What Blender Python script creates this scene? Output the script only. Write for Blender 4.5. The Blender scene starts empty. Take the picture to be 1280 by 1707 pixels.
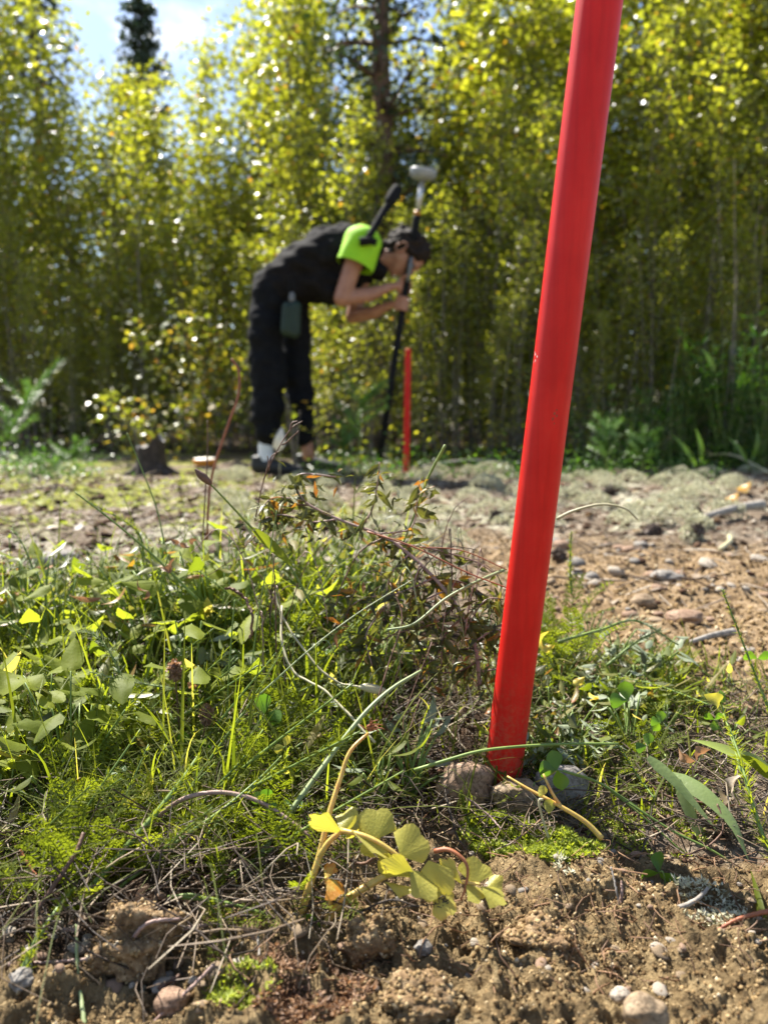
import bpy, math, random
import numpy as np
from mathutils import Vector, Matrix
random.seed(7)
rs = np.random.RandomState(7)
R = math.radians
scene = bpy.context.scene
C = scene.collection

# ------------------------------------------------------------------ camera
F, CX, CY = 1233.0, 640.0, 853.5
CAM_H, PITCH = 0.346, R(7.7)
cd = bpy.data.cameras.new('camera')
cam = bpy.data.objects.new('camera', cd)
C.objects.link(cam)
cam.location = (0, 0, CAM_H)
cam.rotation_euler = (R(90) - PITCH, 0, 0)
cd.sensor_fit = 'VERTICAL'; cd.sensor_height = 36; cd.lens = 26
cd.clip_start = 0.02; cd.clip_end = 600
cd.dof.use_dof = True; cd.dof.focus_distance = 0.62; cd.dof.aperture_fstop = 5.6
scene.camera = cam

# ------------------------------------------------------------------ light
SUN_AZ, SUN_EL = R(-38), R(52)
world = bpy.data.worlds.new('World'); scene.world = world; world.use_nodes = True
wn = world.node_tree; bg = wn.nodes['Background']
sky = wn.nodes.new('ShaderNodeTexSky'); sky.sky_type = 'NISHITA'; sky.sun_disc = False
sky.sun_elevation = SUN_EL; sky.sun_rotation = SUN_AZ; sky.air_density = 1.0; sky.dust_density = .6
tc = wn.nodes.new('ShaderNodeTexCoord')
cn = wn.nodes.new('ShaderNodeTexNoise'); cn.inputs['Scale'].default_value = 3.2; cn.inputs['Detail'].default_value = 6; cn.inputs['Roughness'].default_value = .55
cmap = wn.nodes.new('ShaderNodeMapping'); cmap.inputs['Scale'].default_value = (1, 1, 2.6); cmap.inputs['Location'].default_value = (0.35, 0.1, 0.2)
cr = wn.nodes.new('ShaderNodeValToRGB'); cr.color_ramp.elements[0].position = .57; cr.color_ramp.elements[1].position = .76
cmx = wn.nodes.new('ShaderNodeMixRGB'); cmx.inputs[2].default_value = (9, 9.4, 9.8, 1)
wn.links.new(tc.outputs['Generated'], cmap.inputs[0]); wn.links.new(cmap.outputs[0], cn.inputs['Vector'])
wn.links.new(cn.outputs['Fac'], cr.inputs[0]); wn.links.new(cr.outputs[0], cmx.inputs[0])
wn.links.new(sky.outputs[0], cmx.inputs[1]); wn.links.new(cmx.outputs[0], bg.inputs[0])
bg.inputs[1].default_value = 0.072
sl = bpy.data.lights.new('sun', 'SUN'); sl.energy = 5.0; sl.angle = R(0.53); sl.color = (1.0, .95, .86)
so = bpy.data.objects.new('sun', sl); C.objects.link(so); so.location = (-3, 6, 6)
sdir = Vector((math.sin(SUN_AZ) * math.cos(SUN_EL), math.cos(SUN_AZ) * math.cos(SUN_EL), math.sin(SUN_EL)))
so.rotation_euler = sdir.to_track_quat('Z', 'Y').to_euler()
vs = scene.view_settings
vs.view_transform = 'Standard'; vs.look = 'None'; vs.gamma = 1; vs.exposure = 1.62; vs.use_curve_mapping = False
cy = scene.cycles
cy.use_denoising = True; cy.max_bounces = 8; cy.diffuse_bounces = 4; cy.transmission_bounces = 6; cy.transparent_max_bounces = 6
cy.sample_clamp_indirect = 8
try: cy.denoiser = 'OPENIMAGEDENOISE'
except Exception: pass

# ------------------------------------------------------------------ picture <-> place
sp, cp = math.sin(PITCH), math.cos(PITCH)
def ray(px, py):
    u, v = (px - CX) / F, -(py - CY) / F
    return Vector((u, cp + v * sp, -sp + v * cp))      # depth-normalised (z_c = 1)
def PD(px, py, d):
    return Vector((0, 0, CAM_H)) + ray(px, py) * d
def PY(px, py, Y):
    r = ray(px, py); return Vector((0, 0, CAM_H)) + r * (Y / r.y)

def vnoise(x, y, seed=0):
    x = np.asarray(x, float); y = np.asarray(y, float)
    xi = np.floor(x).astype(np.int64); yi = np.floor(y).astype(np.int64)
    fx = x - xi; fy = y - yi
    fx = fx * fx * fx * (fx * (fx * 6 - 15) + 10); fy = fy * fy * fy * (fy * (fy * 6 - 15) + 10)
    def h(a, b):
        n = (a * 374761393 + b * 668265263 + seed * 1442695041) & 0xffffffff
        n = ((n ^ (n >> 13)) * 1274126177) & 0xffffffff
        n = n ^ (n >> 16)
        return (n & 0xffff) / 32767.5 - 1
    a, b, c, d = h(xi, yi), h(xi + 1, yi), h(xi, yi + 1), h(xi + 1, yi + 1)
    return (a * (1 - fx) + b * fx) * (1 - fy) + (c * (1 - fx) + d * fx) * fy
def fbm(x, y, s, seed, o=3):
    r = 0; a = 1
    for k in range(o):
        r = r + a * vnoise(np.asarray(x) * s * 2 ** k + 13.7 * k, np.asarray(y) * s * 2 ** k - 7.1 * k, seed + k); a *= .5
    return r
def sstep(a, b, x):
    t = np.clip((np.asarray(x, float) - a) / (b - a), 0, 1); return t * t * (3 - 2 * t)
def soilmask(x, y):     # bare crumbly soil in front, right of the tuft
    x = np.asarray(x, float); y = np.asarray(y, float)
    edge = .585 - .155 * sstep(-.02, -.17, x) - .06 * sstep(.1, .26, x) + .014 * vnoise(x * 25, y * 25, 5)
    return sstep(0.02, -0.02, y - edge)
def gravelmask(x, y):   # stony bare ground on the right
    x = np.asarray(x, float); y = np.asarray(y, float)
    m = sstep(-.05, .12, x - (.16 + .02 * vnoise(x * 9, y * 9, 8))) * sstep(.72, .85, y) * sstep(2.05, 1.75, y + .12 * vnoise(x * 4, y * 4, 3))
    return m
def H(x, y):
    x = np.asarray(x, float); y = np.asarray(y, float)
    near = sstep(1.6, .9, y)
    s = soilmask(x, y); g = gravelmask(x, y)
    z = .012 * fbm(x, y, 2.2, 11, 2) * sstep(.6, 1.5, y)
    z = z + .055 * np.exp(-((x + .14) ** 2 / .10 + (y - 1.02) ** 2 / .045))
    z = z + .004 * fbm(x, y, 30, 21, 3) * near
    cl = 1 - np.abs(vnoise(x * 38, y * 38, 31)); cl2 = 1 - np.abs(vnoise(x * 95 + 3, y * 95, 32)); cl3 = 1 - np.abs(vnoise(x * 210, y * 210, 33))
    z = z + s * (.019 * (cl - .6) * (.5 + .5 * sstep(-.3, .4, vnoise(x * 17, y * 17, 35))) + .0065 * (cl2 - .5) + .0048 * (cl3 - .5) + .0016 * vnoise(x * 420, y * 420, 37) + .010 * vnoise(x * 14, y * 14, 36))
    z = z + g * (.011 * (cl - .5) + .006 * (cl2 - .5) + .012 * vnoise(x * 9, y * 9, 38))
    # soil clod left of the bottom middle, hollow behind the yellow plant
    z = z + .018 * np.exp(-((x + .165) ** 2 + (y - .478) ** 2) / .0011)
    far = sstep(1.3, 1.9, y) * sstep(6, 4.6, y)
    z = z + far * (.017 * fbm(x, y, 5, 41, 3) + .012 * np.abs(vnoise(x * 14, y * 14, 44)))
    z = z - .012 * np.exp(-((x - .11) ** 2 + (y - .69) ** 2) / .003)
    return z
def Hs(x, y): return float(H(np.array([x]), np.array([y]))[0])
def PG(px, py, dz=0):   # the ground point seen at a pixel
    r = ray(px, py); d = CAM_H / -r.z
    for _ in range(12):
        p = Vector((0, 0, CAM_H)) + r * d
        d += (p.z - Hs(p.x, p.y)) / -r.z * .8
    p = Vector((0, 0, CAM_H)) + r * d; p.z = Hs(p.x, p.y) + dz
    return p
def G(x, y, dz=0): return Vector((x, y, Hs(x, y) + dz))

# ------------------------------------------------------------------ materials
def newmat(name):
    m = bpy.data.materials.new(name); m.use_nodes = True
    nt = m.node_tree; b = nt.nodes['Principled BSDF']; o = nt.nodes['Material Output']
    return m, nt, b, o
def ramp(nt, stops):
    r = nt.nodes.new('ShaderNodeValToRGB'); e = r.color_ramp.elements
    e[0].position, e[0].color = stops[0][0], (*stops[0][1], 1)
    e[1].position, e[1].color = stops[-1][0], (*stops[-1][1], 1)
    for p, c in stops[1:-1]:
        k = e.new(p); k.color = (*c, 1)
    return r
def noise(nt, scale, detail=4, rough=.55, coord='Object'):
    t = nt.nodes.new('ShaderNodeTexCoord'); n = nt.nodes.new('ShaderNodeTexNoise')
    n.inputs['Scale'].default_value = scale; n.inputs['Detail'].default_value = detail; n.inputs['Roughness'].default_value = rough
    nt.links.new(t.outputs[coord], n.inputs['Vector']); return n
def math_(nt, op, a, b, clamp=False):
    n = nt.nodes.new('ShaderNodeMath'); n.operation = op; n.use_clamp = clamp
    for i, v in enumerate((a, b)):
        if isinstance(v, (int, float)): n.inputs[i].default_value = v
        else: nt.links.new(v, n.inputs[i])
    return n.outputs[0]
def simple(name, stops, rough=.6, scale=40, spec=.4, bump=0, bscale=None, metal=0, sss=0, detail=4):
    m, nt, b, o = newmat(name)
    n = noise(nt, scale, detail); r = ramp(nt, [(.3 + .4 * p, c) for p, c in stops])
    nt.links.new(n.outputs['Fac'], r.inputs[0]); nt.links.new(r.outputs[0], b.inputs['Base Color'])
    b.inputs['Roughness'].default_value = rough; b.inputs['Specular IOR Level'].default_value = spec; b.inputs['Metallic'].default_value = metal
    if sss:
        b.inputs['Subsurface Weight'].default_value = sss; b.inputs['Subsurface Radius'].default_value = (.01, .004, .002); b.inputs['Subsurface Scale'].default_value = 1
    if bump:
        n2 = noise(nt, bscale or scale * 3, 5); bp = nt.nodes.new('ShaderNodeBump'); bp.inputs['Strength'].default_value = bump; bp.inputs['Distance'].default_value = .002
        nt.links.new(n2.outputs['Fac'], bp.inputs['Height']); nt.links.new(bp.outputs[0], b.inputs['Normal'])
    return m
def leafmat(name, stops, trans, rough=.45, spec=.5, tmix=.45, scale=60, nz=.35, vein=0):
    """stops by the per-leaf value 'rnd' plus some noise; trans multiplies the colour for light passing through"""
    m, nt, b, o = newmat(name)
    at = nt.nodes.new('ShaderNodeAttribute'); at.attribute_name = 'rnd'
    n = noise(nt, scale, 3)
    v = math_(nt, 'ADD', at.outputs['Fac'], math_(nt, 'MULTIPLY', math_(nt, 'SUBTRACT', n.outputs['Fac'], .5), nz), True)
    r = ramp(nt, stops); nt.links.new(v, r.inputs[0])
    nt.links.new(r.outputs[0], b.inputs['Base Color'])
    b.inputs['Roughness'].default_value = rough; b.inputs['Specular IOR Level'].default_value = spec
    tr = nt.nodes.new('ShaderNodeBsdfTranslucent'); mx = nt.nodes.new('ShaderNodeMixRGB'); mx.blend_type = 'MULTIPLY'; mx.inputs[0].default_value = 1
    mx.inputs[2].default_value = (*trans, 1)
    nt.links.new(r.outputs[0], mx.inputs[1]); nt.links.new(mx.outputs[0], tr.inputs['Color'])
    ms = nt.nodes.new('ShaderNodeMixShader'); ms.inputs[0].default_value = tmix
    nt.links.new(b.outputs[0], ms.inputs[1]); nt.links.new(tr.outputs[0], ms.inputs[2]); nt.links.new(ms.outputs[0], o.inputs['Surface'])
    n2 = noise(nt, scale * 5, 3); bp = nt.nodes.new('ShaderNodeBump'); bp.inputs['Strength'].default_value = .35; bp.inputs['Distance'].default_value = .0012
    nt.links.new(n2.outputs['Fac'], bp.inputs['Height']); nt.links.new(bp.outputs[0], b.inputs['Normal'])
    return m

M = {}
BG = [(0, (.10, .115, .018)), (.45, (.18, .195, .026)), (.8, (.27, .265, .036)), (.95, (.27, .24, .04)), (1, (.30, .16, .03))]
M['birch_leaf'] = leafmat('birch_leaf', BG, (2.3, 2.3, .9), rough=.34, spec=1.0, tmix=.54, nz=.15)
M['yellow_birch_leaf'] = leafmat('yellow_birch_leaf', [(0, (.12, .16, .02)), (.5, (.22, .24, .03)), (.85, (.34, .28, .04)), (1, (.36, .18, .04))], (1.7, 1.7, .9), rough=.35, spec=.7, tmix=.42, nz=.1)
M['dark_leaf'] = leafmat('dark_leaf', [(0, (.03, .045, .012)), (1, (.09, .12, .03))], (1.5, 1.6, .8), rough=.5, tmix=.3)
M['lush_leaf'] = leafmat('lush_leaf', [(0, (.025, .06, .012)), (.7, (.05, .115, .022)), (1, (.12, .20, .03))], (1.8, 2.0, .7), rough=.4, tmix=.4)
M['grass'] = leafmat('grass', [(0, (.05, .07, .008)), (.5, (.11, .135, .015)), (.8, (.17, .20, .03)), (.93, (.25, .22, .09)), (1, (.33, .26, .14))], (2.5, 2.4, .9), rough=.55, spec=.3, tmix=.55)
M['pale_grass'] = leafmat('pale_grass', [(0, (.16, .23, .07)), (1, (.30, .36, .16))], (1.6, 1.6, 1), rough=.4, tmix=.4)
M['yarrow'] = leafmat('yarrow', [(0, (.07, .095, .012)), (.6, (.14, .17, .02)), (1, (.23, .26, .05))], (2.4, 2.3, .8), rough=.6, spec=.2, tmix=.52)
M['broadleaf'] = leafmat('broadleaf', [(0, (.08, .11, .012)), (.6, (.16, .195, .022)), (1, (.23, .26, .035))], (1.9, 1.9, .8), rough=.6, spec=.25, tmix=.5)
M['clover'] = leafmat('clover', [(0, (.05, .12, .02)), (1, (.13, .23, .025))], (2.2, 2.1, .7), rough=.45, tmix=.45)
M['olive_leaf'] = leafmat('olive_leaf', [(0, (.045, .05, .016)), (.5, (.10, .11, .028)), (.85, (.17, .17, .045)), (.93, (.24, .08, .02)), (1, (.32, .18, .03))], (1.8, 1.7, .9), rough=.45, tmix=.38)
M['yellow_leaf'] = leafmat('yellow_leaf', [(0, (.30, .30, .05)), (.6, (.47, .43, .09)), (.85, (.55, .46, .10)), (1, (.50, .22, .03))], (1.5, 1.4, .7), rough=.4, spec=.5, tmix=.45, scale=110, nz=.5)
M['straw'] = leafmat('straw', [(0, (.03, .02, .014)), (.6, (.12, .08, .05)), (.9, (.26, .19, .12)), (1, (.42, .36, .26))], (1.3, 1.2, 1), rough=.6, tmix=.2, nz=.3)
M['grey_leaf'] = leafmat('grey_leaf', [(0, (.14, .17, .10)), (1, (.30, .34, .22))], (1.2, 1.2, .8), rough=.6, tmix=.3)
M['moss'] = leafmat('moss', [(0, (.16, .20, .02)), (1, (.38, .42, .06))], (1.8, 1.8, .8), rough=.6, tmix=.4)
M['dry'] = leafmat('dry', [(0, (.07, .045, .03)), (.5, (.20, .14, .09)), (.85, (.34, .27, .19)), (1, (.50, .44, .36))], (1.3, 1.2, 1), rough=.6, tmix=.25, nz=.3)
M['russet'] = leafmat('russet', [(0, (.12, .065, .035)), (1, (.36, .21, .11))], (1.4, 1.2, 1), rough=.6, tmix=.3)
M['lichen'] = leafmat('lichen', [(0, (.36, .35, .24)), (1, (.70, .68, .52))], (1.2, 1.2, 1), rough=.9, spec=.1, tmix=.25)
M['needle'] = leafmat('needle', [(0, (.05, .12, .03)), (1, (.14, .25, .06))], (1.8, 1.8, .8), rough=.4, tmix=.35)
M['dark_needle'] = leafmat('dark_needle', [(0, (.015, .03, .012)), (1, (.05, .075, .025))], (1.3, 1.4, .8), rough=.5, tmix=.2)
M['stem_green'] = simple('stem_green', [(0, (.10, .16, .03)), (1, (.20, .27, .06))], .5, 60)
M['stem_pale'] = simple('stem_pale', [(0, (.32, .30, .16)), (1, (.52, .46, .30))], .5, 60)
M['stem_yellow'] = simple('stem_yellow', [(0, (.36, .26, .06)), (.5, (.52, .38, .10)), (1, (.45, .20, .05))], .4, 55, sss=.15)
M['stem_brown'] = simple('stem_brown', [(0, (.07, .035, .022)), (1, (.20, .11, .07))], .6, 60, bump=.4)
M['stem_red'] = simple('stem_red', [(0, (.18, .05, .025)), (1, (.34, .12, .05))], .5, 60)
M['stem_grey'] = simple('stem_grey', [(0, (.15, .13, .11)), (1, (.38, .34, .29))], .7, 80, bump=.5)
M['twig_dark'] = simple('twig_dark', [(0, (.03, .022, .016)), (1, (.10, .07, .05))], .7, 60, bump=.4)
M['birch_bark'] = simple('birch_bark', [(0, (.06, .045, .035)), (.6, (.17, .14, .11)), (1, (.34, .30, .25))], .7, 14, bump=.3)
M['pine_bark'] = simple('pine_bark', [(0, (.035, .022, .015)), (.6, (.11, .065, .04)), (1, (.20, .11, .06))], .8, 8, bump=1, bscale=20)
M['stump_wood'] = simple('stump_wood', [(0, (.02, .015, .012)), (1, (.075, .055, .045))], .8, 25, bump=1, bscale=60)
M['stump_top'] = simple('stump_top', [(0, (.18, .16, .14)), (1, (.40, .37, .33))], .8, 40, bump=.6)
M['orange'] = simple('orange', [(0, (.42, .15, .02)), (1, (.60, .25, .04))], .4, 30)
M['cream'] = simple('cream', [(0, (.55, .50, .42)), (1, (.75, .72, .65))], .5, 30)
M['cone'] = simple('cone', [(0, (.03, .02, .015)), (1, (.10, .065, .045))], .7, 50)

def stone(name, a, b, c, sc=45):
    m, nt, bs, o = newmat(name)
    n = noise(nt, sc, 6, .65); r = ramp(nt, [(.3, a), (.5, b), (.68, c)]); nt.links.new(n.outputs['Fac'], r.inputs[0])
    sp_ = noise(nt, sc * 9, 2); r2 = ramp(nt, [(.42, (.45, .42, .4)), (.52, (1, 1, 1))]); nt.links.new(sp_.outputs['Fac'], r2.inputs[0])
    mx = nt.nodes.new('ShaderNodeMixRGB'); mx.blend_type = 'MULTIPLY'; mx.inputs[0].default_value = .7
    nt.links.new(r.outputs[0], mx.inputs[1]); nt.links.new(r2.outputs[0], mx.inputs[2]); nt.links.new(mx.outputs[0], bs.inputs['Base Color'])
    bs.inputs['Roughness'].default_value = .8; bs.inputs['Specular IOR Level'].default_value = .3
    bp = nt.nodes.new('ShaderNodeBump'); bp.inputs['Strength'].default_value = .5; bp.inputs['Distance'].default_value = .001
    nt.links.new(sp_.outputs['Fac'], bp.inputs['Height']); nt.links.new(bp.outputs[0], bs.inputs['Normal'])
    return m
M['stone_tan'] = stone('stone_tan', (.15, .10, .058), (.25, .18, .11), (.35, .27, .18))
M['stone_grey'] = stone('stone_grey', (.13, .12, .105), (.22, .20, .175), (.34, .31, .27))
M['stone_pink'] = stone('stone_pink', (.17, .10, .062), (.27, .175, .115), (.37, .26, .185))
M['stone_pale'] = stone('stone_pale', (.24, .20, .155), (.35, .30, .24), (.45, .40, .33))

# ground: masks stored on the mesh choose between the real surface kinds
def ground_material():
    m, nt, b, o = newmat('ground')
    def attr(n):
        a = nt.nodes.new('ShaderNodeAttribute'); a.attribute_name = n; return a.outputs['Fac']
    n1 = noise(nt, 55, 8, .7); n2 = noise(nt, 400, 4, .6); n3 = noise(nt, 7, 5, .6)
    soil = ramp(nt, [(.3, (.085, .055, .028)), (.48, (.20, .14, .070)), (.62, (.32, .235, .122)), (.75, (.42, .33, .195))]); nt.links.new(n1.outputs['Fac'], soil.inputs[0])
    grav = ramp(nt, [(.3, (.09, .055, .030)), (.5, (.27, .185, .10)), (.7, (.44, .33, .21))]); nt.links.new(n1.outputs['Fac'], grav.inputs[0])
    litter = ramp(nt, [(.3, (.04, .028, .018)), (.48, (.15, .11, .075)), (.7, (.38, .32, .25))]); nt.links.new(n1.outputs['Fac'], litter.inputs[0])
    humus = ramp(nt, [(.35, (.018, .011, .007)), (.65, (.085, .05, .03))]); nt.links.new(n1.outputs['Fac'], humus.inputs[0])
    mossc = ramp(nt, [(.3, (.10, .10, .025)), (.5, (.22, .22, .05)), (.7, (.36, .36, .10))]); nt.links.new(n1.outputs['Fac'], mossc.inputs[0])
    lich = ramp(nt, [(.3, (.12, .10, .075)), (.45, (.30, .28, .20)), (.7, (.55, .52, .40))]); nt.links.new(n1.outputs['Fac'], lich.inputs[0])
    cur = litter.outputs[0]
    for src, a in ((humus, 'humus'), (lich, 'lichen'), (mossc, 'mossy'), (grav, 'gravel'), (soil, 'soil')):
        mx = nt.nodes.new('ShaderNodeMixRGB'); nt.links.new(attr(a), mx.inputs[0]); nt.links.new(cur, mx.inputs[1]); nt.links.new(src.outputs[0], mx.inputs[2]); cur = mx.outputs[0]
    v = ramp(nt, [(.3, (.62, .6, .58)), (.6, (1, 1, 1))]); nt.links.new(n2.outputs['Fac'], v.inputs[0])
    mx = nt.nodes.new('ShaderNodeMixRGB'); mx.blend_type = 'MULTIPLY'; mx.inputs[0].default_value = .8
    nt.links.new(cur, mx.inputs[1]); nt.links.new(v.outputs[0], mx.inputs[2]); nt.links.new(mx.outputs[0], b.inputs['Base Color'])
    b.inputs['Roughness'].default_value = .95; b.inputs['Specular IOR Level'].default_value = .15
    hh = math_(nt, 'ADD', n1.outputs['Fac'], math_(nt, 'MULTIPLY', n2.outputs['Fac'], .35))
    bp = nt.nodes.new('ShaderNodeBump'); bp.inputs['Strength'].default_value = 1.0; bp.inputs['Distance'].default_value = .009
    nt.links.new(hh, bp.inputs['Height']); nt.links.new(bp.outputs[0], b.inputs['Normal'])
    return m
M['ground'] = ground_material()

# ------------------------------------------------------------------ mesh helpers
def mk(name, V, Fc, mat, parent=None, rnd=None, smooth=True, mats=None, midx=None):
    """one mesh object from world coordinates; shifted into its parent's frame"""
    V = np.asarray(V, float).reshape(-1, 3)
    me = bpy.data.meshes.new(name)
    me.from_pydata([], [], []) if False else None
    if isinstance(Fc, np.ndarray):
        n, k = Fc.shape
        me.vertices.add(len(V)); me.loops.add(n * k); me.polygons.add(n)
        me.loops.foreach_set('vertex_index', Fc.astype(np.int32).ravel())
        me.polygons.foreach_set('loop_start', np.arange(0, n * k, k, dtype=np.int32))
        org = np.array(parent.location) if parent is not None else V.mean(0) * 0
        me.vertices.foreach_set('co', (V - org).astype(np.float32).ravel())
        me.update(calc_edges=True)
    else:
        org = np.array(parent.location) if parent is not None else np.zeros(3)
        me.from_pydata([tuple(v) for v in (V - org)], [], Fc); me.update()
    if smooth: me.polygons.foreach_set('use_smooth', np.ones(len(me.polygons), bool))
    if rnd is not None:
        a = me.attributes.new('rnd', 'FLOAT', 'POINT'); a.data.foreach_set('value', np.asarray(rnd, np.float32))
    for m in (mats or [mat]): me.materials.append(m if not isinstance(m, str) else M[m])
    if midx is not None: me.polygons.foreach_set('material_index', np.asarray(midx, np.int32))
    o = bpy.data.objects.new(name, me); C.objects.link(o)
    if parent is not None: o.parent = parent
    return o
def recenter(o):
    """move a top-level mesh's origin to its base"""
    me = o.data; n = len(me.vertices); a = np.empty(n * 3, np.float32); me.vertices.foreach_get('co', a); a = a.reshape(-1, 3)
    c = (a.max(0) + a.min(0)) / 2; c[2] = a[:, 2].min()
    me.vertices.foreach_set('co', (a - c).ravel()); o.location = Vector([float(v) for v in c]); me.update(); return o
def thing(name, label, cat, loc, group=None):
    o = bpy.data.objects.new(name, None); C.objects.link(o); o.location = loc; o.empty_display_size = .02
    tag(o, label, cat, group); return o
def tag(o, label=None, cat=None, group=None, kind=None):
    if label: o['label'] = label
    if cat: o['category'] = cat
    if group: o['group'] = group
    if kind: o['kind'] = kind
    return o
def copy_tree(o, parent=None):
    c = o.copy(); C.objects.link(c)
    if parent is not None: c.parent = parent
    for ch in list(o.children): copy_tree(ch, c)
    return c
def place(o, loc, rz=0, s=1, rx=0, ry=0):
    o.location = loc; o.rotation_euler = (rx, ry, rz); o.scale = (s, s, s); return o
def remove_tree(o):
    for ch in list(o.children): remove_tree(ch)
    bpy.data.objects.remove(o)

class MB:
    def __init__(s): s.v = []; s.f = []; s.r = []; s.n = 0; s.mi = []
    def add(s, V, Fc, r=.5, mi=0):
        V = np.asarray(V, float); s.v.append(V)
        for f in Fc: s.f.append(tuple(int(i) + s.n for i in f)); s.mi.append(mi)
        s.r.append(np.full(len(V), r) if np.isscalar(r) else np.asarray(r)); s.n += len(V)
    def build(s, name, mat, parent=None, smooth=True, mats=None):
        return mk(name, np.concatenate(s.v), s.f, mat, parent, np.concatenate(s.r), smooth, mats, s.mi if mats else None)

def spline(pts, n=24):
    """Catmull-Rom through the points"""
    P = [Vector(p) for p in pts]
    if len(P) == 2: return [P[0].lerp(P[1], i / n) for i in range(n + 1)]
    P = [2 * P[0] - P[1]] + P + [2 * P[-1] - P[-2]]
    out = []; segs = len(P) - 3; per = max(2, n // segs)
    for i in range(segs):
        p0, p1, p2, p3 = P[i:i + 4]
        for k in range(per):
            t = k / per
            out.append(.5 * ((2 * p1) + (p2 - p0) * t + (2 * p0 - 5 * p1 + 4 * p2 - p3) * t * t + (3 * p1 - p0 - 3 * p2 + p3) * t ** 3))
    out.append(P[-2]); return out
def tube_vf(pts, r0, r1=None, sides=6, rf=None, caps=True):
    pts = [Vector(p) for p in pts]; n = len(pts); V = []; Fc = []
    r1 = r0 if r1 is None else r1
    t = (pts[1] - pts[0]).normalized(); u = t.orthogonal().normalized()
    for i, p in enumerate(pts):
        t = (pts[min(i + 1, n - 1)] - pts[max(i - 1, 0)]).normalized()
        u = (u - t * u.dot(t)).normalized(); w = t.cross(u)
        r = rf(i / (n - 1)) if rf else r0 + (r1 - r0) * i / (n - 1)
        for k in range(sides):
            a = 2 * math.pi * k / sides; V.append(p + (u * math.cos(a) + w * math.sin(a)) * r)
    for i in range(n - 1):
        for k in range(sides):
            a = i * sides + k; b = i * sides + (k + 1) % sides; Fc.append((a, b, b + sides, a + sides))
    if caps:
        Fc.append(tuple(range(sides - 1, -1, -1))); Fc.append(tuple((n - 1) * sides + k for k in range(sides)))
    return [tuple(v) for v in V], Fc
def tube(name, pts, r0, r1, mat, parent=None, sides=6, n=None, rf=None):
    if n: pts = spline(pts, n)
    V, Fc = tube_vf(pts, r0, r1, sides, rf); return mk(name, V, Fc, mat, parent)
def wob(pts, a, seed=0):
    """small natural unevenness along a stem"""
    q = random.Random(seed); n = len(pts)
    return [Vector(p) + Vector((q.uniform(-a, a), q.uniform(-a, a), q.uniform(-a, a))) * (0 if i in (0, n - 1) else 1) for i, p in enumerate(pts)]

LEAFSHAPES = {
    'lance': lambda t: math.sin(math.pi * t ** .8) ** .9,
    'ovate': lambda t: (math.sin(math.pi * t ** .62)) ** .75,
    'obovate': lambda t: (math.sin(math.pi * t ** 1.5)) ** .7,
    'blade': lambda t: min(1, t * 5 + .35) * (1 - t ** 3.0),
    'heart': lambda t: (math.sin(math.pi * min(1, (t * .93 + .07)) ** .55)) ** .8,
}
def leaf_vf(base, tip, side, width, shape='ovate', fold=.2, curl=.15, nseg=8, serr=0, wave=0, seed=0):
    """a leaf from base to tip; side = direction of its width; returns world verts and faces; 5 verts across"""
    base = Vector(base); tip = Vector(tip); ax = tip - base; L = ax.length; ax.normalize()
    side = Vector(side); side = (side - ax * side.dot(ax)).normalized(); nrm = side.cross(ax)
    q = random.Random(seed); ph = q.uniform(0, 6); f = LEAFSHAPES[shape]; V = []; Fc = []
    for i in range(nseg + 1):
        t = i / nseg; w = max(.012, f(t)) * width / 2
        if serr and 0 < i < nseg: w *= 1 + serr * (1 if i % 2 else -1)
        c = base + ax * (L * t) + nrm * (curl * L * math.sin(math.pi * t) )
        for s in (-1, -.5, 0, .5, 1):
            V.append(c + side * (s * w) + nrm * (abs(s) * w * fold + wave * w * math.sin(t * 9 + ph + s * 2) * abs(s)))
    for i in range(nseg):
        for k in range(4):
            a = i * 5 + k; Fc.append((a, a + 1, a + 6, a + 5))
    return [tuple(v) for v in V], Fc
def leaf(name, parent, mat, base, tip, side, width, rnd=.5, **k):
    V, Fc = leaf_vf(base, tip, side, width, **k)
    return mk(name, V, Fc, mat, parent, np.full(len(V), rnd))

def crowd(name, tv, tf, pos, mats3, rnd, mat, parent=None, smooth=False, rndv=None):
    """many small copies of one template joined into one mesh (numpy)"""
    tv = np.asarray(tv, float); tf = np.asarray(tf, int); N = len(pos); k = len(tv)
    V = np.einsum('nij,kj->nki', mats3, tv) + np.asarray(pos)[:, None, :]
    Fc = (tf[None] + (np.arange(N) * k)[:, None, None]).reshape(-1, tf.shape[1])
    return mk(name, V.reshape(-1, 3), Fc, mat, parent, np.repeat(rnd, k), smooth)
def rotmats(n, tilt=math.pi, rng=rs):
    """random spins about z then tilts up to 'tilt' about random horizontal axes"""
    a = rng.uniform(0, 2 * np.pi, n); t = rng.uniform(-tilt, tilt, n); b = rng.uniform(0, 2 * np.pi, n)
    def rz(x):
        m = np.zeros((n, 3, 3)); m[:, 0, 0] = np.cos(x); m[:, 0, 1] = -np.sin(x); m[:, 1, 0] = np.sin(x); m[:, 1, 1] = np.cos(x); m[:, 2, 2] = 1; return m
    rx = np.zeros((n, 3, 3)); rx[:, 0, 0] = 1; rx[:, 1, 1] = np.cos(t); rx[:, 1, 2] = -np.sin(t); rx[:, 2, 1] = np.sin(t); rx[:, 2, 2] = np.cos(t)
    return rz(a) @ rx @ rz(b)
LT_V = [(0, 0, 0), (-.36, .38, .07), (.36, .38, .07), (0, .45, 0), (0, 1, -.06)]
LT_F = [(0, 3, 1), (0, 2, 3), (1, 3, 4), (3, 2, 4)]
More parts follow.
